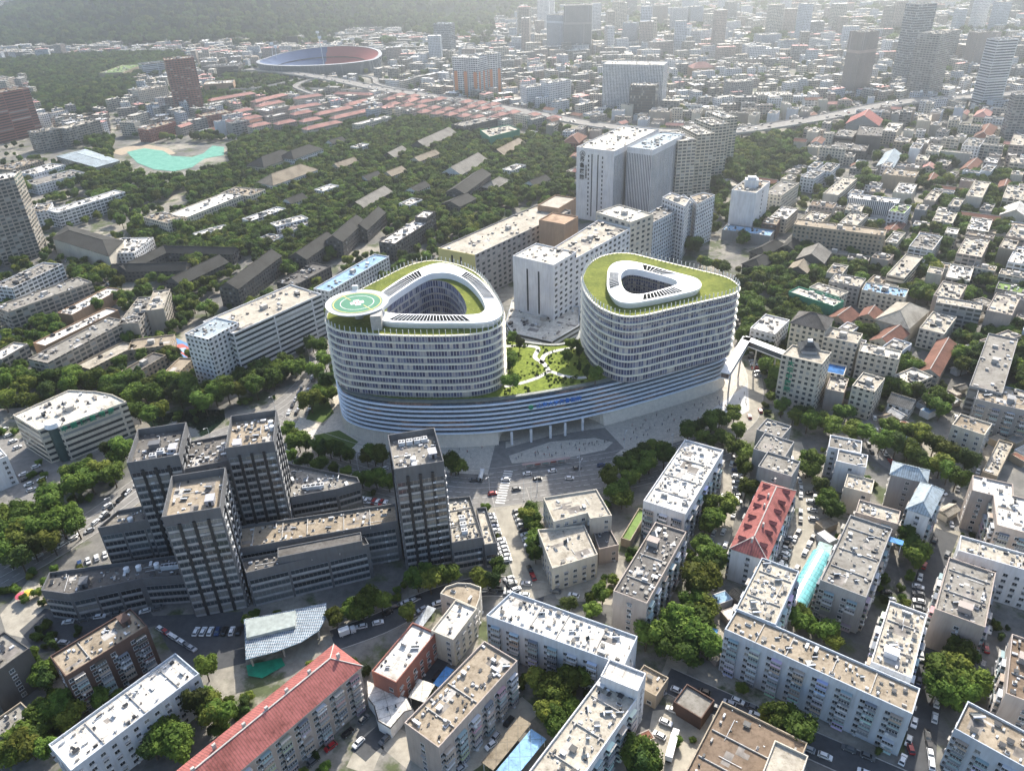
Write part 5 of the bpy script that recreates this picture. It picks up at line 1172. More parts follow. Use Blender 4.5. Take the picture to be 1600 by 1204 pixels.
elevated('ramp', [(360,140),(400,138),(450,128),(470,122)], 9, 9, ''); elevated('ramp', [(500,150),(470,140),(462,134),(480,126),(510,121)], 9, 10, ''); elevated('ramp', [(470,138),(560,142),(640,150),(720,163)], 9, 8, ''); elevated('ramp', [(566,118),(585,122),(592,132),(640,142),(700,152)], 9, 10, '')
# ------------------------------------------------------------------ trees
def crown_mesh(seed, rx, rz_, h0, n_leaf, lumps, ls, mk='leaf', cone=0):
    rg = random.Random(seed); b = MB(); cs = []
    for k in range(lumps):
        t = rg.uniform(0, 2*math.pi); f = rg.uniform(.25, .75)*rx; zz = rg.uniform(-.55, .75)
        if cone: f *= (1-(zz+.55)/1.5)*.8
        cs.append((Vector((f*math.cos(t), f*math.sin(t), h0+rz_*zz)), rx*rg.uniform(.32, .52)*(1-.5*cone*(zz+.5))))
    cs.append((Vector((0, 0, h0)), rx*.6))
    for c, r in cs:                     # inner mass of foliage under the leaves
        k = 7; rings = []
        for a in (-.9, -.4, .2, .75):
            rr = math.sqrt(max(0, 1-a*a))*r*.8; rings.append([(c.x+rr*math.cos(2*math.pi*i/k+a)*rg.uniform(.8, 1.2), c.y+rr*math.sin(2*math.pi*i/k+a)*rg.uniform(.8, 1.2), c.z+a*r*.8*rg.uniform(.85, 1.15)) for i in range(k)])
        for A, Bq in zip(rings, rings[1:]): b.strip(A, Bq)
        b.face(rings[-1])
    for _ in range(n_leaf):
        c, r = rg.choice(cs); v = Vector((rg.gauss(0, 1), rg.gauss(0, 1), rg.gauss(.25, 1))).normalized(); p = c+v*r*rg.uniform(.78, 1.12)
        nrm = (v+Vector((rg.gauss(0, .5), rg.gauss(0, .5), rg.gauss(.3, .5)))).normalized(); a = nrm.orthogonal().normalized(); q = nrm.cross(a); an = rg.uniform(0, 6.28); a, q = a*math.cos(an)+q*math.sin(an), q*math.cos(an)-a*math.sin(an)
        s = ls*rg.uniform(.6, 1.3); b.face([p+a*s, p+q*s*.6, p-a*s, p-q*s*.6])
    return b.mesh('crown', [mk])
def trunk_mesh(seed, h, r):
    rg = random.Random(seed); b = MB(); b.tube((0, 0, 0), (.1, .1, h), r, 7, 0, r*.6)
    for k in range(5):
        t = k*1.3+rg.random(); b.tube((.05, .05, h*rg.uniform(.6, .95)), (math.cos(t)*h*.5, math.sin(t)*h*.5, h*rg.uniform(1.1, 1.5)), r*.45, 5, 0, r*.15)
    return b.mesh('trunk', ['trunk'])
CR = [crown_mesh(1, 4.2, 3.0, 6.2, 1100, 9, .5), crown_mesh(2, 4.6, 2.6, 5.8, 1200, 11, .5), crown_mesh(3, 3.8, 3.4, 6.4, 1000, 8, .45, 'leafd'), crown_mesh(4, 4.4, 3.2, 6.2, 1150, 12, .5), crown_mesh(5, 3.0, 4.6, 6.4, 900, 10, .4, 'leafd', 1)]
TR = [trunk_mesh(k, 4.2, .26) for k in range(3)]
def tree(x, y, s, k=None, z=0, label='', group=None, name='tree'):
    k = rnd.choice((0, 0, 1, 1, 2, 3, 3)) if k is None else k
    r = thing(name, label, 'tree', (x, y, z), group, rnd.uniform(0, 6.28)); r.scale = (s*rnd.uniform(.9, 1.1), s*rnd.uniform(.9, 1.1), s*rnd.uniform(.9, 1.12))
    link('crown', CR[k], r); link('trunk', TR[rnd.randrange(3)], r); return r
TREES = []                              # (where, list of crown pixels, scale)
def clump(where, pts, s=1.25, z=0, k=None): TREES.append((where, pts, s, z, k))
clump('in the far row along the river street', [(175,740),(140,750),(112,762),(82,777),(52,794),(25,802),(158,733),(5,812)], 1.55)
clump('in the near row along the river street', [(115,802),(95,820),(65,827),(37,842),(15,832),(10,865),(30,872),(50,855),(-5,850),(118,820),(80,845)], 1.5)
clump('beside the cream clinic', [(170,706),(185,718),(196,706),(215,645),(236,652),(250,640),(110,742),(130,735)], 1.3)
clump('on the shaded river bank', [(25,585),(60,592),(90,590),(120,594),(150,598),(180,600),(210,594),(240,598),(265,594),(290,602),(310,612),(335,616),(355,612),(8,600),(40,606),(105,606),(165,612),(225,612),(280,618),(320,630),(5,625),(45,622),(75,616)], 1.5, k=None)
clump('between the long hospital slab and the river street', [(370,608),(390,600),(410,588),(432,574),(447,561),(460,572),(425,592),(400,607),(487,533),(507,563),(517,596),(500,545),(495,580)], 1.45)
clump('on the plaza verge west of the hospital', [(485,627),(500,662),(510,610),(545,670),(527,677),(497,615)], 1.35, k=1)
clump('in the thick belt between avenue and verge', [(457,682),(475,690),(495,697),(515,700),(530,704),(545,707),(466,690),(505,703),(450,672)], 1.2)
clump('behind the dark podium edge', [(455,715),(480,720),(500,727),(520,732),(540,737),(465,722)], .9)
clump('in the avenue islands beside the single dark tower', [(565,747),(587,747),(607,752),(585,712),(597,716),(573,714),(705,715),(727,715),(716,722),(770,722)], 1.15)
clump('in the strip between school street and school', [(827,797),(832,812),(837,827),(837,865),(824,806),(835,845)], 1.0)
clump('in the grove at the avenue corner by the dazzling roof', [(975,727),(995,715),(1007,707),(1027,702),(1038,716),(950,750),(962,765),(972,777),(1000,735),(985,745),(1015,722)], 1.25)
clump('in the belt at the plaza corner', [(1075,678),(1092,670),(1112,660),(1125,655),(1147,650),(1110,685),(1130,682),(1152,672),(1145,700),(1160,705),(1165,732),(1165,765),(1096,682)], 1.15)
clump('in the green gap right of the dazzling roof', [(1105,787),(1122,802),(1135,792),(1102,820),(1115,812),(1095,855),(1107,867),(1095,890),(1115,885),(1122,870)], 1.2)
clump('in the tall central grove by the lane', [(1087,915),(1098,910),(1080,940),(1095,953),(1062,965),(1050,978),(1070,988),(1095,998),(1108,1008),(1075,1010),(1037,1003),(1010,995),(1085,970)], 1.35)
clump('by the school yard gate', [(890,943),(925,953),(942,928)], 1.0)
clump('in the courtyard below the zigzag slab', [(847,1063),(862,1073),(885,1073),(898,1062),(855,1108),(882,1098),(865,1128),(872,1085)], 1.2)
clump('at the foot of the brown strip roof', [(997,1170),(1007,1185),(985,1183),(1000,1195)], 1.15)
clump('in the yard behind the very long slab', [(1257,958),(1272,975),(1290,988),(1300,1000),(1248,970)], .95)
clump('in the round grove by the curved balconies', [(1495,1023),(1510,1033),(1490,1053),(1512,1063),(1470,1058),(1462,1078),(1487,1083),(1505,1085),(1475,1040)], 1.25)
clump('at the bottom edge beside the shop street', [(1230,1128),(1250,1143),(1215,1130),(1205,1120)], 1.2)
clump('in the back row of the green avenue at right', [(1400,669),(1420,675),(1440,685),(1460,695),(1478,705),(1492,712),(1510,722),(1388,672)], 1.25)
clump('in the front row of the green avenue at right', [(1385,692),(1400,700),(1420,704),(1437,715),(1455,722),(1470,729),(1482,739),(1495,749),(1376,690)], 1.25)
clump('among the small huts at right', [(1302,670),(1335,670),(1350,676),(1462,617),(1475,627),(1452,625),(1470,640),(1222,635),(1255,642),(1320,642),(1262,660),(1240,648),(1290,655)], 1.25)
clump('along the lane beside the red dormered roof', [(1265,715),(1275,722),(1282,762),(1300,777),(1300,800),(1290,785),(1262,730)], 1.15)
clump('beside the white end wall of the hip-roofed block', [(1427,855),(1437,867),(1422,842)], 1.3)
clump('left of the brown brick slab', [(67,1058),(80,1043),(75,1062),(55,1052)], 1.1)
clump('behind the white panelled roof at bottom left', [(160,1078),(148,1085),(87,1115),(112,1120),(100,1105)], 1.0)
clump('in front of the white panelled slab', [(250,1128),(225,1140),(270,1143),(237,1165),(262,1165),(212,1160),(320,1093),(335,1110),(307,1103),(350,1115),(320,1043),(285,1160)], 1.3)
clump('in the dark corner at bottom left', [(57,1115),(62,1140),(32,1153),(45,1168),(75,1165),(20,1130),(15,1175)], 1.15)
clump('in the dark strip before the glass complex', [(550,948),(575,940),(595,938),(525,965),(565,952),(652,908),(672,912),(635,955),(664,895),(679,898),(700,901),(754,901),(768,907),(780,889)], 1.05)
clump('between the speckled white slab and the courtyard hall', [(140,421),(160,426),(175,431),(187,441),(125,425),(150,434)], 1.2)
clump('between the balconied slabs at left', [(70,501),(82,506),(95,512),(140,476),(155,474),(185,461),(200,466),(215,455),(210,528),(200,532)], 1.15)
clump('around the tiled hall and white head block', [(277,471),(295,451),(302,476),(332,486),(285,462),(320,480),(290,480)], 1.25)
clump('below the museum lawn by the galleried school range', [(195,326),(180,338),(207,341),(190,345),(215,350),(280,356),(296,362)], 1.5)
clump('on the podium garden', [(797,598),(801,528),(893,536),(918,579),(905,548),(800,562),(812,535),(888,556),(930,588)], .95, z=27)
clump('of dark conical shape on the podium garden', [(905,572),(796,572)], .85, z=27, k=4)
clump('beyond the east tower', [(1105,410),(1118,414),(1095,405),(1130,420),(1160,445),(1172,452),(1185,440),(1165,470),(1180,478),(1210,440),(1205,455),(1212,412),(1222,400),(1255,390),(1265,385)], 1.2)
clump('by the green-netted building', [(1245,478),(1258,482),(1270,486),(1240,488)], 1.15)
clump('round the assembly hall and red gables', [(1420,560),(1428,575),(1412,572),(1500,560),(1505,572),(1455,410),(1466,416),(1388,395),(1412,447),(1425,448),(1440,452),(1452,462),(1432,462),(1500,450),(1512,458),(1590,530),(1600,550),(1595,580)], 1.25)
clump('in the right old quarter', [(1345,265),(1355,272),(1365,280),(1350,285),(1540,300),(1550,310),(1560,318),(1480,280),(1450,275),(1440,270),(1500,340),(1545,350),(1570,360),(1360,325),(1350,335)], 1.4)
nt_ = 0
for where, pts, s, z, k in TREES:
    pts = sorted(pts, key=lambda p: p[0])
    for i, (x, y) in enumerate(pts):
        p = at(x, y, z+5.5*s)
        if z == 0:
            for _ in range(8):
                if not taken(p.x, p.y, 1.0) : break
                p = p+Vector((rnd.uniform(-2.5, 2.5), rnd.uniform(-3, 1.5), 0))
            else: continue
        tree(p.x, p.y, s*rnd.uniform(.85, 1.12), k, z, '%s tree from the left %s' % (ordw(i), where), 'trees '+where, 'garden_tree' if z else 'street_tree'); nt_ += 1
# woods: masses nobody could count, as instanced crowns
SRC = []
for k in range(4):
    o = [o for o in COL.objects if o.data == CR[k]][0]; SRC.append(o)
def woods(name, label, pts, lo, hi):
    me = bpy.data.meshes.new(name); me.from_pydata(pts, [], []); o = link(name, me); tag(o, label, 'woods', kind='stuff')
    g = bpy.data.node_groups.new(name, 'GeometryNodeTree'); g.interface.new_socket('Geometry', in_out='INPUT', socket_type='NodeSocketGeometry'); g.interface.new_socket('Geometry', in_out='OUTPUT', socket_type='NodeSocketGeometry')
    n, l = g.nodes, g.links; gi, go = n.new('NodeGroupInput'), n.new('NodeGroupOutput'); j = n.new('GeometryNodeJoinGeometry')
    for s in SRC:
        oi = n.new('GeometryNodeObjectInfo'); oi.inputs['Object'].default_value = s; oi.inputs['As Instance'].default_value = True; oi.transform_space = 'ORIGINAL'; l.new(oi.outputs['Geometry'], j.inputs[0])
    ip = n.new('GeometryNodeInstanceOnPoints'); ip.inputs['Pick Instance'].default_value = True; l.new(gi.outputs[0], ip.inputs['Points']); l.new(j.outputs[0], ip.inputs['Instance'])
    rv = n.new('FunctionNodeRandomValue'); rv.data_type = 'FLOAT_VECTOR'; rv.inputs[0].default_value = (0, 0, 0); rv.inputs[1].default_value = (0, 0, 6.28); l.new(rv.outputs[0], ip.inputs['Rotation'])
    rs = n.new('FunctionNodeRandomValue'); rs.data_type = 'FLOAT'; rs.inputs[2].default_value = lo; rs.inputs[3].default_value = hi; l.new(rs.outputs[1], ip.inputs['Scale'])
    l.new(ip.outputs[0], go.inputs[0]); md = o.modifiers.new('instances', 'NODES'); md.node_group = g; return o
POOLZ = ccw([tuple(at(*q).xy) for q in ((178,222),(360,222),(360,262),(295,285),(225,285),(178,255))])
def scatter(px, step, jitter=.45, thin=1.0, clearr=2.5):
    P = ccw([tuple(at(*q).xy) for q in px]); xs = [p[0] for p in P]; ys = [p[1] for p in P]; out = []
    y = min(ys)
    while y < max(ys):
        x = min(xs)
        while x < max(xs):
            a, c = x+rnd.uniform(-1, 1)*step*jitter, y+rnd.uniform(-1, 1)*step*jitter
            if rnd.random() < thin and inside(a, c, P) and not taken(a, c, clearr) and not onroad(a, c) and not inside(a, c, POOLZ): out.append((a, c, -.3))
            x += step
        y += step
    return out, P
W_ = [('campus_woods', 'thick mixed green woods around the tiled college halls', [(300,290),(355,235),(420,205),(500,192),(600,192),(650,185),(720,200),(760,215),(890,222),(898,300),(835,318),(740,335),(700,345),(640,335),(590,330),(540,345),(480,380),(445,385),(420,400),(385,395),(300,430),(265,395),(225,372),(245,350),(290,350)], 5.6, .86),
 ('college_woods', 'trees filling the lawns between the tiled halls', [(300,400),(345,380),(420,390),(480,372),(600,325),(700,330),(760,330),(800,345),(690,385),(650,385),(600,345),(520,410),(440,440),(420,395),(345,420),(250,395),(190,370),(230,355),(260,385)], 5.8, .8),
 ('pool_woods', 'belt of trees around the wave pool', [(120,262),(160,240),(95,215),(160,215),(190,225),(340,215),(360,235),(350,262),(300,290),(235,330),(185,340),(120,300),(45,305),(40,290),(90,275)], 7.5, .8),
 ('park_woods', 'far dark park woods at upper left', [(-20,100),(140,88),(290,85),(300,110),(215,125),(210,150),(150,180),(60,180),(50,130),(-20,125)], 9, .85),
 ('stadium_woods', 'tree belt on both sides of the elevated road ramps', [(370,110),(410,112),(500,130),(560,140),(480,150),(330,185),(300,150),(330,140)], 9, .6),
 ('river_woods', 'shaded bank trees along the river', [(-20,592),(130,600),(300,606),(345,622),(365,640),(230,640),(110,612),(-20,625)], 6.5, .8),
 ('road_woods', 'line of trees along the elevated road at right', [(850,198),(950,206),(1130,222),(1250,208),(1340,185),(1345,200),(1260,222),(1200,250),(1150,280),(1130,270),(1130,225),(960,215),(850,208)], 8, .8),
 ('hospital_woods', 'trees between the white hospital and the slim white tower', [(1115,235),(1190,245),(1260,240),(1260,262),(1200,290),(1140,285),(1120,330),(1150,350),(1100,395),(1090,405),(1060,395),(1110,350),(1115,300)], 7, .6)]
# ------------------------------------------------------------------ cars
def car_meshes():
    b = MB(); L, W = 4.5, 1.8
    prof = [(-2.25, .45), (-2.2, .85), (-1.25, .98), (1.55, .98), (2.2, .8), (2.25, .45)]
    def ring(p, w): return [(x, -w/2, z) for x, z in p], [(x, w/2, z) for x, z in p]
    lo = [(-2.25, .3), (2.25, .3)]; P = [lo[0]]+prof+[lo[1]]; A = [(x, -W/2, z) for x, z in P]; Bq = [(x, W/2, z) for x, z in P]
    for i in range(len(P)-1): b.face([A[i], A[i+1], Bq[i+1], Bq[i]][::-1])
    b.face(A[::-1]); b.face(Bq)
    b.face([(-1.5, -.68, 1.44), (.55, -.68, 1.44), (.55, .68, 1.44), (-1.5, .68, 1.44)])
    for s in (-1, 1):
        for x0, x1 in ((-1.5, -1.95), (.55, 1.15)): b.tube((x0, s*.68, 1.44), (x1, s*.84, .98), .05, 4)
    b.box((-.5, 0, 1.47), (1.6, 1.2, .05)); body = b.mesh('body', ['paint'])
    g = MB(); T = [(-1.5, -.66, 1.42), (.55, -.66, 1.42), (.55, .66, 1.42), (-1.5, .66, 1.42)]; Q = [(-2.0, -.84, .97), (1.2, -.84, .97), (1.2, .84, .97), (-2.0, .84, .97)]; g.strip(Q, T); glass = g.mesh('windows', ['glass'])
    w_ = MB(); k = 12
    for s in (-.1, .1): pass
    A = [(.33*math.cos(2*math.pi*i/k), -.11, .33*math.sin(2*math.pi*i/k)) for i in range(k)]; Bq = [(p[0], .11, p[2]) for p in A]; w_.strip(A, Bq); w_.face(A); w_.face(Bq[::-1])
    H_ = [(.2*math.cos(2*math.pi*i/k), -.12, .2*math.sin(2*math.pi*i/k)) for i in range(k)]; w_.face(H_, 1); w_.face([(p[0], .12, p[2]) for p in H_][::-1], 1); wheel = w_.mesh('wheel', ['tyre', 'frame'])
    full = MB(); full.v, full.f, full.m, full.uv = list(b.v), list(b.f), list(b.m), list(b.uv)
    for f in g.f: full.face([g.v[i] for i in f], 1)
    for x in (-1.4, 1.4):
        for s in (-.82, .82):
            for f in w_.f: full.face([(w_.v[i][0]+x, w_.v[i][1]+s, w_.v[i][2]+.33) for i in f], 2)
    return body, glass, wheel, full.mesh('car_far', ['paint', 'glass', 'tyre'])
CB, CG, CW, CF = car_meshes()
CCOL = [('white', (.8, .8, .8), 9), ('black', (.012, .012, .014), 5), ('silver', (.42, .43, .45), 4), ('grey', (.13, .135, .14), 3), ('dark blue', (.02, .05, .14), 1), ('red', (.35, .015, .02), 1), ('white', (.72, .72, .7), 3)]
BAG = [c for c in CCOL for _ in range(c[2])]
ncar = 0
def car(x, y, rz, label, group, c=None, z=.1, near=None):
    global ncar; ncar += 1
    c = c or rnd.choice(BAG); near = (y < 262) if near is None else near
    lab = label.replace('@', c[0])
    if near:
        r = thing('parked_car', lab, 'car', (x, y, z), group, rz); link('body', CB, r, c[1]); link('windows', CG, r)
        for wx in (-1.4, 1.4):
            for s in (-.82, .82): link('wheel', CW, r, None, (wx, s, .33))
    else: r = link('parked_car', CF, None, c[1], (x, y, z)); r.rotation_euler.z = rz; tag(r, lab, 'car', group)
    return r
RED = CCOL[5]
CARS = [('parked in front of the left dark tower',307,988,374,987,7,'p'),('by the brown brick slab top end',107,973,181,960,4,'a'),('beside the tower foot behind the brown brick slab',227,956,246,951,2,'a'),('on the curved drive by the forecourt',61,997,100,1005,3,'a'),
 ('along the wall from the tower to the white slab',252,984,300,1014,7,'a'),('on the school side of school street',808,800,832,868,10,'p'),('below the row on school street',828,890,833,902,2,'a'),('beside the outer dark podium, upper group',766,806,776,836,6,'p'),
 ('beside the outer dark podium, lower group',782,845,792,876,6,'p'),('at the foot of school street by the white slab',795,905,806,922,3,'p'),('on the avenue heading left',824,741,940,728,4,'a'),('on the avenue heading right',690,752,890,748,5,'a'),('on the avenue at the crossing',807,765,770,772,2,'a'),
 ('on the lower street before the long white roof',565,980,591,974,2,'a'),('at the upper end of the lower street',618,949,650,937,3,'a'),('by the round-ended building',760,923,782,922,2,'a'),('in the court under the red hipped roof',569,1125,490,1190,4,'a'),
 ('beside the beige chimney slab',795,1128,774,1153,2,'a'),('in the lane by the dazzling roof',1150,727,1152,785,7,'p'),('in the lane behind the green gap',1130,832,1122,856,2,'a'),('along the red dormered roof foot',1232,842,1222,884,6,'p'),('in the lane opposite the red dormered roof',1266,772,1271,812,4,'p'),
 ('on the lane at the bottom right, left side',1428,1130,1410,1188,3,'a'),('on the lane at the bottom right, right side',1449,1150,1455,1195,4,'a'),('in the court behind the curved balconies',1434,918,1436,952,4,'p'),('beside the blank-ended slab',1384,926,1390,938,2,'p'),
 ('in the lot under the skybridge',1174,560,1184,588,6,'p'),('in the lot under the skybridge, second row',1186,555,1196,575,5,'p'),('in the clinic forecourt',7,672,28,700,4,'p'),('below the clinic forecourt',57,730,66,750,3,'p'),('by the left office corner',37,742,50,766,4,'p'),
 ('on the river street by the dark podium',200,770,150,817,5,'a'),('on the river street further down',140,830,60,870,4,'a'),('behind the lowest dark podium',125,882,165,868,4,'p'),('on the road west of the new hospital',452,645,472,606,5,'a'),('on the road to the hospital slab',488,590,500,545,4,'a'),
 ('in the college car park',717,349,742,341,9,'p'),('in the island lot before the single dark tower',567,782,602,787,7,'p'),('in the island lot, rear row',560,742,600,733,4,'a'),('on the shop street',1100,1082,1180,1118,3,'a'),('in the school yard',868,925,925,938,3,'a'),
 ('in the alley by the long dotted roof',1540,640,1570,610,4,'a'),('in the alley below the tiered beige block',1368,690,1392,722,4,'a'),('by the museum',95,405,150,425,6,'p'),('in the far right alley',1545,985,1535,1040,3,'a'),('near the walled yard',1050,1110,1030,1150,3,'p')]
for where, x1, y1, x2, y2, n_, md in CARS:
    a, c = at(x1, y1), at(x2, y2); e = c-a; ang = math.atan2(e.y, e.x)+(math.pi/2 if md == 'p' else 0); k = 0
    for i in range(n_):
        p = a+e*(i/max(1, n_-1)); rz = ang+rnd.uniform(-.06, .06)+(math.pi if rnd.random() < .5 else 0)
        if taken(p.x, p.y, .3): p = p+Vector((rnd.uniform(-2, 2), -4, 0))
        if taken(p.x, p.y, .3): continue
        car(p.x, p.y, rz, '%s @ car %s' % (ordw(k), where), 'cars '+where); k += 1
for i, (x, y) in enumerate(((1171,652),(1188,643))):
    p = at(x, y); car(p.x, p.y, R_(85), 'red car standing on the white paving exit, %s one' % ('nearer', 'farther')[i], None, RED)
p = at(1422,1170); car(p.x, p.y, R_(80), 'red car parked on the lane at the end of the very long slab', None, RED); p = at(1540,1014); car(p.x, p.y, R_(70), 'small red car under the blank beige end wall at right', None, RED)
# cars left along the lanes
lane_n = 0
LN = [[(1160,700),(1145,760),(1128,830),(1105,905),(1082,970)], [(1240,700),(1262,760),(1262,830),(1225,900)], [(1480,830),(1452,900),(1440,960),(1455,1040),(1442,1130)], [(1352,620),(1360,680),(1375,715),(1490,790),(1500,830)], [(560,1180),(640,1100),(700,1010)], [(700,1200),(830,1100)], [(1050,1064),(1110,1090),(1250,1153),(1400,1215)], [(60,868),(150,812),(215,765),(300,705)], [(600,972),(670,938),(760,915),(850,925)], [(1190,900),(1240,950),(1330,1010)], [(1500,640),(1520,720),(1500,800)], [(470,650),(500,590)], [(120,405),(150,430),(190,450)],[(1180,470),(1160,500),(1150,530)],[(1300,480),(1240,520)],[(1345,470),(1480,520)]]
got_ = []
for ln in LN:
    for (x1, y1), (x2, y2) in zip(ln, ln[1:]):
        a, c_ = at(x1, y1), at(x2, y2); e = (c_-a); L = e.length; nn = Vector((-e.y, e.x, 0)).normalized(); u = 3
        while u < L-3:
            for s in (-3.1, 3.1):
                if rnd.random() < .55:
                    p = a+e*(u/L)+nn*s
                    if not taken(p.x, p.y, 1.0): got_.append((pix(p)[0], p, math.atan2(e.y, e.x)))
            u += rnd.uniform(5.2, 7)
got_.sort(key=lambda t: t[0])
for i, (_, p, a) in enumerate(got_): car(p.x, p.y, a+rnd.choice((0, math.pi)), '%s @ car from the left among those left along kerbs' % ordw(i), 'cars left along kerbs')
# traffic on the expressway
k = 0
for i in range(6, len(EX)-8, 2):
    e = EX[i+1]-EX[i]; nrm = Vector((-e.y, e.x)).normalized()
    for s in (-8, -4, 4.5, 8.5):
        if rnd.random() < .42:
            p = EX[i].lerp(EX[i+1], rnd.random())+nrm*s; o = car(p.x, p.y, math.atan2(e.y, e.x)+(math.pi if s > 0 else 0), '%s car from the left driving on the elevated road, a @ one' % ordw(k), 'traffic on the elevated road', z=12.1, near=False); o.name = 'moving_car'; k += 1
# zebra crossings on the avenue
for (x, y), an in (((788,760), 80), ((470,690), 60)):
    p = at(x, y); b = MB(); a = R_(an)
    for k in range(14): u = (k-6.5)*1.9; b.box((p.x+u*math.cos(a), p.y+u*math.sin(a), .1), (.8, 4.5, .01), a)
    tag(b.build('road_marking', ['line']), kind='structure')
# vans, trucks
def truck(name, px, rz, label, cab, boxc, L=6.5, tank=False):
    p = at(*px); r = thing(name, label, 'truck', (p.x, p.y, .1), rz=rz); b = MB(); b.box((L/2-.2, 0, 1.35), (1.9, 2.1, 2.0)); b.box((L/2-.3, 0, 2.4), (1.4, 1.9, .2)); b.build('cab', ['paint'], r, cab)
    b = MB(); b.box((L/2+.77, 0, 1.75), (.05, 1.8, .8), 0, 0, True); b.build('windscreen', ['glass'], r); b = MB(); b.box((-.9, 0, .75), (L, 1.9, .25), 0, 0, True); b.build('chassis', ['dark'], r)
    b = MB()
    if tank: b.tube((-L/2-.6, 0, 1.9), (L/2-1.7, 0, 1.9), 1.1, 14)
    else: b.box((-1.1, 0, 2.05), (L-1, 2.3, 2.4), 0, 0, True)
    b.build('cargo_box' if not tank else 'tank', ['paint'], r, boxc)
    for x in (L/2-.4, -L/2+.4):
        for s in (-.95, .95): o = link('wheel', CW, r, None, (x, s, .42)); o.scale = (1.3, 1.3, 1.3)
truck('tank_truck', (752,746), R_(82), 'white tank truck pulling out onto the avenue near the single dark tower', (.75, .75, .75), (.7, .7, .68), 7, True)
truck('box_truck', (1050,1168), R_(66), 'long white box truck parked in the walled yard', (.75, .75, .75), (.85, .85, .85), 10)
truck('box_truck', (543,990), R_(24), 'short white delivery van on the lower street', (.75, .75, .75), (.8, .8, .8), 5)
truck('city_bus', (1135,1120), R_(75), 'white van at the corner of the shop street', (.75, .75, .75), (.8, .8, .8), 5)
# ------------------------------------------------------------------ people
def person_mesh(stride, arm):
    me = bpy.data.meshes.new('person'); V = [(0, 0, .95), (0, 0, 1.2), (0, 0, 1.42), (0, 0, 1.52), (0, .02, 1.68), (.1, 0, .9), (.11, stride, .5), (.11, stride*1.2, .07), (-.1, 0, .9), (-.11, -stride*.8, .5), (-.11, -stride*1.3, .1), (.2, 0, 1.4), (.27, arm, 1.12), (.28, arm*2, .88), (-.2, 0, 1.4), (-.27, -arm, 1.12), (-.28, -arm*1.5, .88), (.11, stride*1.2+.14, .04), (-.11, -stride*1.3+.14, .05)]
    E = [(0, 1), (1, 2), (2, 3), (3, 4), (0, 5), (5, 6), (6, 7), (0, 8), (8, 9), (9, 10), (2, 11), (11, 12), (12, 13), (2, 14), (14, 15), (15, 16), (7, 17), (10, 18)]
    r = [.14, .13, .15, .055, .11, .09, .06, .045, .09, .06, .045, .06, .042, .035, .06, .042, .035, .035, .035]
    me.from_pydata(V, E, []); o = bpy.data.objects.new('tmp', me); COL.objects.link(o); md = o.modifiers.new('s', 'SKIN')
    for i, v in enumerate(me.skin_vertices[0].data): v.radius = (r[i], r[i]*.85); v.use_root = i == 0
    o.modifiers.new('u', 'SUBSURF').levels = 1; bpy.context.view_layer.update()
    m2 = bpy.data.meshes.new_from_object(o.evaluated_get(bpy.context.evaluated_depsgraph_get())); bpy.data.objects.remove(o); m2.name = 'person'
    for k in ('matt', 'dark', 'skin', 'tyre'): m2.materials.append(M[k])
    for p in m2.polygons: z = p.center.z; p.material_index = 3 if z > 1.66 or (z > 1.56 and p.center.y < -.03) else 2 if z > 1.47 else 0 if z > .93 else (3 if z < .08 else 1)
    return m2
PM = [person_mesh(.16, .1), person_mesh(.03, .03), person_mesh(.25, .14)]
PCOL = [('dark', (.03, .03, .035)), ('white', (.7, .7, .68)), ('blue', (.05, .1, .25)), ('grey', (.2, .2, .2)), ('dark', (.05, .04, .04)), ('red', (.4, .05, .04))]
def people(where, px, n_, z=0.1, zz=0):
    P = ccw([tuple(at(*q, zz).xy) for q in px]); xs = [p[0] for p in P]; ys = [p[1] for p in P]; got = []
    for _ in range(4000):
        if len(got) >= n_: break
        x, y = rnd.uniform(min(xs), max(xs)), rnd.uniform(min(ys), max(ys))
        if inside(x, y, P) and (zz or all(not inside(x, y, q) for q in (PO,))): got.append((x, y))
    got.sort()
    for i, (x, y) in enumerate(got):
        c = rnd.choice(PCOL); o = link('person', rnd.choice(PM), None, c[1], (x, y, zz+z)); o.rotation_euler.z = rnd.uniform(0, 6.28); o.scale = (1.15, 1.15, 1.12)
        tag(o, '%s person from the left %s, in a %s top' % (ordw(i), where, c[0]), 'person', 'people '+where)
people('on the crescent island of the plaza', [(800,712),(930,685),(955,692),(880,714),(805,722)], 34)
people('on the wide east plaza', [(960,672),(1120,620),(1140,640),(1020,690),(975,690)], 46)
people('on the lit white paving', [(1120,650),(1168,610),(1168,640),(1125,662)], 9)
people('on the west plaza', [(600,690),(770,700),(760,735),(700,730)], 10)
people('on the path west of the hospital', [(508,620),(522,610),(524,640),(515,655)], 6)
for where, pts in (('on the lower garden path', [(808,599),(822,597),(838,591),(845,589),(852,584),(856,581),(862,580),(871,585)]), ('on the upper garden path', [(845,571),(848,566),(858,554),(868,549)])):
    for i, (x, y) in enumerate(pts):
        p = at(x, y, 27); o = link('person', PM[i % 3], None, (.03, .03, .035), (p.x, p.y, 27.1)); o.rotation_euler.z = i; tag(o, '%s person from the left %s, in dark clothes' % (ordw(i), where), 'person', 'people '+where)
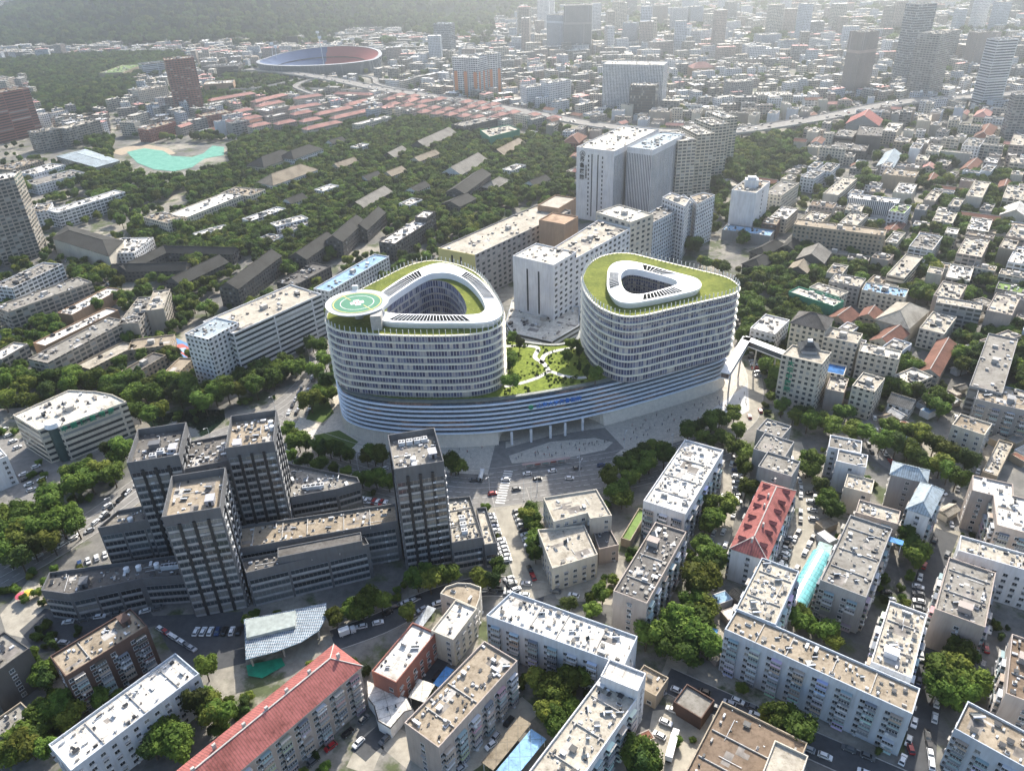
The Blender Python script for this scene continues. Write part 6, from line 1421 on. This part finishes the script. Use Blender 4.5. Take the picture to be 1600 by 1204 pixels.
# ------------------------------------------------------------------ street furniture and small structures
def lamp(px, rz, label):
    p = at(*px); r = thing('street_lamp', label, 'street lamp', (p.x, p.y, 0), 'street lamps', rz); b = MB(); b.tube((0, 0, 0), (0, 0, 9), .14, 6, 0, .09); b.tube((0, 0, 9), (1.8, 0, 9.6), .08, 5); b.build('pole', ['frame'], r)
    b = MB(); b.box((2.2, 0, 9.6), (1, .4, .15), 0, 0, True); b.build('lamp_head', ['frame'], r)
LP = [(560,733),(640,768),(700,742),(765,768),(840,768),(905,735),(906,745),(975,700),(1050,700),(430,640),(470,662),(330,690),(250,730),(180,800),(100,845),(20,890)]
for i, q in enumerate(sorted(LP)): lamp(q, R_(rnd.choice((60, 240))), '%s grey street lamp from the left along river street and avenue' % ordw(i))
for i, (x, y) in enumerate(((819,782),(830,782),(839,782))):
    p = at(x, y); r = thing('flagpole', '%s white flagpole from the left before the cream school' % ordw(i), 'flagpole', (p.x, p.y, 0), 'school flagpoles'); b = MB(); b.tube((0, 0, 0), (0, 0, 12), .12, 6, 0, .06); b.build('pole', ['white'], r); b = MB(); b.cyl((0, 0), .35, 0, .4, 8); b.build('base', ['conc'], r)
a, c = at(816,733), at(890,722); e = c-a; r = thing('bus_shelter', 'long red and white bus shelter on the avenue edge', 'bus shelter', tuple((a+c)/2), rz=math.atan2(e.y, e.x)); L = e.length
b = MB(); b.box((0, 0, 2.9), (L, 1.7, .2), 0, 0, True); b.build('canopy', ['matt'], r, (.4, .3, .28))
for i in range(6): b = MB(); b.box((-L/2+L*(i+.5)/6, .9, 1.4), (.15, .15, 2.8)); b.build('post', ['frame'], r)
for i in range(5): b = MB(); b.box((-L/2+L*(i+1)/6, 1, 1.5), (L/9, .1, 1.6), 0, 0, True); b.build('advert_panel', ['paint'], r, (.4, .09, .06) if i % 2 else (.2, .35, .35))
for (x, y), cc, nm in (((33,929), (.6, .12, .16), 'pink'), ((43,925), (.7, .5, .08), 'yellow')):
    p = at(x, y, 2.6); r = thing('parasol', '%s round parasol on the sunlit forecourt at left' % nm, 'parasol', (p.x, p.y, 0)); b = MB(); b.cyl((0, 0), 2.4, 2.3, 3.1, 12, 0, .1); b.build('canopy', ['matt'], r, cc); b = MB(); b.tube((0, 0, 0), (0, 0, 3), .06); b.build('pole', ['white'], r)
# arched turquoise tunnel roof
a, c = at(1286,862,4), at(1243,940,4); e = c-a; L = e.length; r = thing('tunnel_canopy', 'turquoise arched plastic canopy over the passage by the blank-ended slab', 'canopy', (a.x, a.y, 0), rz=math.atan2(e.y, e.x)); b = MB(); k = 10; w_ = 4.2
for i in range(12):
    x0, x1 = L*i/12, L*(i+.94)/12
    for j in range(k):
        t0, t1 = math.pi*j/k, math.pi*(j+1)/k; b.face([(x0, w_*math.cos(t0), 2+w_*.7*math.sin(t0)), (x1, w_*math.cos(t0), 2+w_*.7*math.sin(t0)), (x1, w_*math.cos(t1), 2+w_*.7*math.sin(t1)), (x0, w_*math.cos(t1), 2+w_*.7*math.sin(t1))])
b.build('arched_sheet', [flat('turquoise_sheet', (.2, .52, .55), .25, .5)], r); b = MB(); b.box((L/2, -w_, 1), (L, .2, 2)); b.box((L/2, w_, 1), (L, .2, 2)); b.build('side_wall', ['conc'], r)
for lb, P, cc, h in (('long sky-blue sheet canopy at the bottom edge', ((768,1212),(830,1138),(852,1156)), (.28,.5,.78), 4), ('tan sheet canopy alongside the sky-blue one', ((752,1190),(812,1118),(828,1132)), (.3,.26,.2), 4.5), ('blue tarpaulin roof beside the white stepped shed', ((676,1068),(697,1040),(708,1047)), (.1,.28,.6), 3.5),
    ('white lean-to roof between the brick block and chimney slab', ((638,1088),(655,1060),(676,1075)), (.7,.7,.66), 4), ('pale grey sheet roof behind the long white roof', ((645,975),(668,945),(680,952)), (.5,.55,.6), 5), ('blue awning roof on the blank-ended slab corner', ((1380,842),(1382,835),(1412,846)), (.12,.32,.65), 17.5), ('green-blue skylight roof over the passage head', ((1272,865),(1280,845),(1300,855)), (.4,.55,.55), 4), ('small blue tarpaulin by the grove', ((1105,985),(1108,978),(1122,985)), (.1,.3,.65), 3)):
    W = rect3(*P, h); cx = sum(q.x for q in W)/4; cy = sum(q.y for q in W)/4; r = thing('sheet_canopy', lb, 'canopy', (cx, cy, 0)); Q = ccw([(q.x-cx, q.y-cy) for q in W]); b = MB()
    b.wall(Q, h-.25, h); b.poly(Q, h); b.build('canopy_roof', ['seam'], r, cc); z0 = 0 if h < 10 else 12
    for q in offset(Q, .5): b = MB(); b.tube((q[0], q[1], z0), (q[0], q[1], h-.2), .12); b.build('post', ['frame'], r)
    claim([(q.x, q.y) for q in W])
# huts in the old lanes
HUT = [(1330,640,1420,640,1430,700,1370,690), (1420,640,1500,610,1490,640,1440,660), (1250,800,1300,830,1290,870,1245,850), (1480,790,1520,790,1510,830,1470,830), (1140,880,1170,860,1160,960,1110,1000), (1500,500,1530,500,1500,590,1480,560), (640,1120,660,1100,640,1160,600,1160), (1550,690,1600,660,1600,720,1570,730), (1000,1120,1030,1100,1000,1180,980,1150),(1110,1000,1160,985,1150,1050,1110,1040)]
k = 0
for q in HUT:
    P = ccw([tuple(at(q[i], q[i+1]).xy) for i in range(0, 8, 2)]); xs = [p[0] for p in P]; ys = [p[1] for p in P]; mine = []
    for _ in range(400):
        if len(mine) >= 7: break
        x, y = rnd.uniform(min(xs), max(xs)), rnd.uniform(min(ys), max(ys)); L, w_ = rnd.uniform(5, 9), rnd.uniform(3.5, 5.5); th = R_(rnd.choice((25, 115)))+rnd.uniform(-.1, .1)
        C4 = [(x+sx*L/2*math.cos(th)-sy*w_/2*math.sin(th), y+sx*L/2*math.sin(th)+sy*w_/2*math.cos(th)) for sx, sy in ((-1, -1), (1, -1), (1, 1), (-1, 1))]
        if inside(x, y, P) and not taken(x, y, 4) and not onroad(x, y, 1):
            rc = rnd.choice('gtcswb'); mine.append(1); k += 1; X, Y = pix((x, y, 3)); nm = dict(g='grey', t='tan', c='cream', s='red-brown', w='white', b='blue')[rc]
            building('hut', '%s small %s-roofed hut in the old lanes, counted from where the lanes begin' % (ordw(k-1), nm), 'hut', C4, rnd.uniform(2.8, 4), rnd.choice('TPCW'), rc, 'k', 'small huts in the old lanes', world=True, rt=rnd.choice('gf'), near=False, clutter=0, par=.12)
print('trees', nt_, 'cars', ncar, 'huts', k)
# ------------------------------------------------------------------ the rest of the city: blocks aligned with their neighbours
WP_ = []
for nm, lb, px, step, thin in W_:
    WP_.append(ccw([tuple(at(*q).xy) for q in px]))
BANDS = [(-500, 40, 'near the top edge'), (40, 75, 'just above the stadium'), (75, 105, 'level with the stadium'), (105, 135, 'level with the expressway ramps'), (135, 165, 'level with the latticed office tower'), (165, 195, 'level with the pink-tiled rows'), (195, 225, 'level with the netted site'), (225, 262, 'level with the wave pool'), (262, 310, 'level with the slim white tower'), (310, 370, 'level with the olive office slab'), (370, 450, 'level with the green hospital roofs'), (450, 560, 'level with the pagoda-roofed hospital'), (560, 2000, 'in the nearer lanes')]
def angle_near(x, y):
    best = min(BLD, key=lambda t: (t[0].location.x-x)**2+(t[0].location.y-y)**2); P = best[1]; e = max(((P[(i+1) % len(P)][0]-P[i][0], P[(i+1) % len(P)][1]-P[i][1]) for i in range(len(P))), key=lambda v: v[0]**2+v[1]**2)
    return math.atan2(e[1], e[0])
BLD0 = list(BLD); cand = []; grid = {}
def free(x, y, r):
    gx, gy = int(x//60), int(y//60)
    for i in (-1, 0, 1):
        for j in (-1, 0, 1):
            for a, c, q in grid.get((gx+i, gy+j), ()):
                if (a-x)**2+(c-y)**2 < (q+r)**2: return False
    return True
rf = random.Random(11)
def try_fill(X, Y, far=False):
    p = at(X, Y); x, y = p.x, p.y
    if any(inside(x, y, w_) for w_ in WP_) or inside(x, y, WP): return
    if hz(x, y) > 2: return
    east = X > 1150 or (X > 820 and Y < 130)
    th = angle_near(x, y)+rf.choice((0, 0, math.pi/2)) if not far else R_(rf.choice((-8, 8, 15)))+rf.choice((0, math.pi/2))*(rf.random() < .3)
    L, w_ = (rf.uniform(11, 30), rf.uniform(8, 13)) if not far else (rf.uniform(16, 50), rf.uniform(10, 18)); r = (L+w_)/3.3
    if not free(x, y, r) or taken(x, y, r*.66+.5) or onroad(x, y, 5): return
    gx, gy = int(x//60), int(y//60); grid.setdefault((gx, gy), []).append((x, y, r))
    h = rf.choice((5, 6, 9, 12) if Y > 260 else (6, 9, 12, 15, 18, 18)) if not far else rf.choice((9, 15, 18, 18, 22, 30)); 
    if X < 800 and Y < 90: h = min(h, 12)
    if far and not (X < 800 and Y < 90) and rf.random() < (.055 if X > 900 else .03): h = rf.uniform(45, 85); L, w_ = rf.uniform(18, 34), rf.uniform(14, 18)
    cand.append((x, y, L, w_, th, h, X, Y, far))
for _ in range(9500):
    Y = 100+rf.random()**1.25*420; X = rf.uniform(-40, 1640)
    if X < 1150 and Y > 330: continue
    if Y > 300 and (X < 1330 or rf.random() < .7): continue
    if X < 640 and Y > 215: continue
    try_fill(X, Y)
for _ in range(260): try_fill(rf.uniform(1280, 1640), rf.uniform(300, 640))
near = sorted(cand, key=lambda c: c[1])[:300]; rest = sorted(cand, key=lambda c: c[1])[300:]
cand = []
for _ in range(16000): try_fill(rf.uniform(-60, 1660), 108-rf.random()**.8*125, True)
rest += cand
RN = dict(w='white', c='cream', t='tan', g='grey', d='dark', p='pink', s='red-brown', b='pale blue', q='pale')
cnt = {}
near.sort(key=lambda c: c[6])
for x, y, L, w_, th, h, X, Y, _ in near:
    C4 = [(x+sx*L/2*math.cos(th)-sy*w_/2*math.sin(th), y+sx*L/2*math.sin(th)+sy*w_/2*math.cos(th)) for sx, sy in ((-1, -1), (1, -1), (1, 1), (-1, 1))]
    rc = rf.choice('wccggqctcggpsgdtgc' if X > 700 else 'wccgtppsg'); rt = 'g' if rc in 'ps' else 'f'; band = [b_[2] for b_ in BANDS if b_[0] <= Y < b_[1]][0]; key = (rc, band); k = cnt.get(key, 0); cnt[key] = k+1
    building('low_block', '%s %s-roofed filler block from the left, %s'.replace('filler ', '') % (ordw(k), RN[rc], band), 'block', C4, h, rf.choice('WCCPSGL'), rc, rf.choice('bbwwk' if h > 8 else 'kw'), '%s-roofed blocks %s' % (RN[rc], band), world=True, rt=rt, near=False, clutter=1.5, rise=2.5)
# distant city: too many blocks to count, one mass
WPAL = [PAL[c] for c in 'WCPGLST']; b = MB(); mats = []
for c in 'WCPGLS': 
    for s in 'bwv':
        pass
FM = []
for i, c in enumerate('WCPGLS'):
    mm = M['wall_b'].copy() if i % 2 else M['wall_w'].copy(); mm.name = 'far_wall'
    for n_ in mm.node_tree.nodes:
        if n_.type == 'OBJECT_INFO':
            for l_ in list(n_.outputs['Color'].links): s_ = l_.to_socket; mm.node_tree.links.remove(l_); s_.default_value = (*PAL[c], 1)
    FM.append(mm)
FR = [flat('far_roof', PAL[c], .9, var=.25, scale=.1) for c in 'wcgpt']
for x, y, L, w_, th, h, X, Y, far in rest:
    C4 = ccw([(x+sx*L/2*math.cos(th)-sy*w_/2*math.sin(th), y+sx*L/2*math.sin(th)+sy*w_/2*math.cos(th)) for sx, sy in ((-1, -1), (1, -1), (1, 1), (-1, 1))])
    b.wall(C4, 0, h, rf.randrange(6)); b.poly(C4, h, 6+rf.choice((0, 1, 1, 1, 2, 2, 2, 3, 4)))
    for _ in range(int(L/9)): a, c = rf.uniform(-.4, .4)*L, rf.uniform(-.35, .35)*w_; s = rf.uniform(1.5, 3); b.box((x+a*math.cos(th)-c*math.sin(th), y+a*math.sin(th)+c*math.cos(th), h+s/2), (s, s, s), th, 6+rf.randrange(3))
tag(b.build('distant_city', FM+FR), 'haze-faded mass of distant housing and office blocks toward the horizon', 'distant city', kind='stuff')
print('fillers', len(near), 'far', len(rest))
for nm, lb, px, step, thin in W_:
    pts, P = scatter(px, step, thin=thin); woods(nm, lb, pts, *((.65, 1.25) if step < 6 else (.8, 1.5)))
pts = []
for _ in range(900):
    p = at(rf.uniform(785, 960), rf.uniform(528, 618), 27)
    if inside(p.x, p.y, offset(PO, 3)) and not inside(p.x, p.y, offset(LO, -2)) and not inside(p.x, p.y, offset(RO, -2)) and noise.noise(Vector((p.x/9, p.y/9, 0))) > .0: pts.append((p.x, p.y, 26.2))
woods('garden_shrubs', 'mottled shrubs dotted over the podium lawn', pts, .08, .2)
pts = []
for _ in range(3200):
    X, Y = rf.uniform(-40, 780), rf.uniform(215, 610); p = at(X, Y)
    if not taken(p.x, p.y, 3.0) and not onroad(p.x, p.y, 1) and not inside(p.x, p.y, POOLZ) and noise.noise(Vector((p.x/45, p.y/45, 19))) > -.1: pts.append((p.x, p.y, -.6))
woods('courtyard_trees', 'trees filling yards and lawns between the western slabs and halls', pts, .55, 1.15)
# loose trees between the blocks: countless, one mass per side
pts = []
for _ in range(14000):
    X, Y = rf.uniform(-40, 1640), 70+rf.random()**1.1*560; p = at(X, Y)
    if (X < 1150 and Y > 330) or (X < 700 and 200 < Y): continue
    if not taken(p.x, p.y, 1.6) and not onroad(p.x, p.y, 1) and noise.noise(Vector((p.x/70, p.y/70, 9))) > -.2: pts.append((p.x, p.y, -.3))
woods('scattered_trees', 'loose greenery filling the gaps between the low blocks', pts, .6, 1.35)
pts = []
for _ in range(6000):
    X, Y = rf.uniform(-60, 1660), 75-rf.random()*85; p = at(X, Y)
    if noise.noise(Vector((p.x/220, p.y/220, 5))) > 0 and hz(p.x, p.y) < 1: pts.append((p.x, p.y, -1))
woods('distant_trees', 'distant tree belts between the faded blocks', pts, 1.6, 2.8)
pts = []
for _ in range(15000):
    x, y = rf.uniform(-2400, 500), rf.uniform(2220, 3500); z = hz(x, y)
    if z > 1: pts.append((x, y, z-3))
woods('hill_woods', 'forest covering the hill behind the stadium', pts, 1.6, 2.6)
pts = []                                # undergrowth and small trees in the near lanes
for _ in range(2600):
    X, Y = rf.uniform(-20, 1620), rf.uniform(560, 1215); p = at(X, Y)
    if not taken(p.x, p.y, 2.0) and not onroad(p.x, p.y, 0) and noise.noise(Vector((p.x/28, p.y/28, 2))) > .12 and not (235 < X < 385 and 955 < Y < 1050): pts.append((p.x, p.y, -1.2))
woods('undergrowth', 'shrubs and small trees growing in the gaps between nearby blocks', pts, .3, .62)
# ------------------------------------------------------------------ haze
b = MB(); x0, x1, y0, y1, z0, z1 = -8900, 8900, -390, 13900, -2.5, 420
v = [(x, y, z) for z in (z0, z1) for x, y in ((x0, y0), (x1, y0), (x1, y1), (x0, y1))]
for q in ((0, 3, 2, 1), (4, 5, 6, 7), (0, 1, 5, 4), (1, 2, 6, 5), (2, 3, 7, 6), (3, 0, 4, 7)): b.face([v[k] for k in q])
hm = bpy.data.materials.new('haze_air'); hm.use_nodes = True; hn = hm.node_tree.nodes; hn.clear(); pv = hn.new('ShaderNodeVolumePrincipled'); ho = hn.new('ShaderNodeOutputMaterial')
pv.inputs['Color'].default_value = (.84, .92, 1, 1); pv.inputs['Density'].default_value = 2.25e-4; pv.inputs['Anisotropy'].default_value = .84; hm.node_tree.links.new(pv.outputs[0], ho.inputs['Volume'])
tag(b.build('haze', [hm]), 'pale summer haze over the whole city', 'haze', kind='stuff')
print('objects', len(bpy.data.objects))
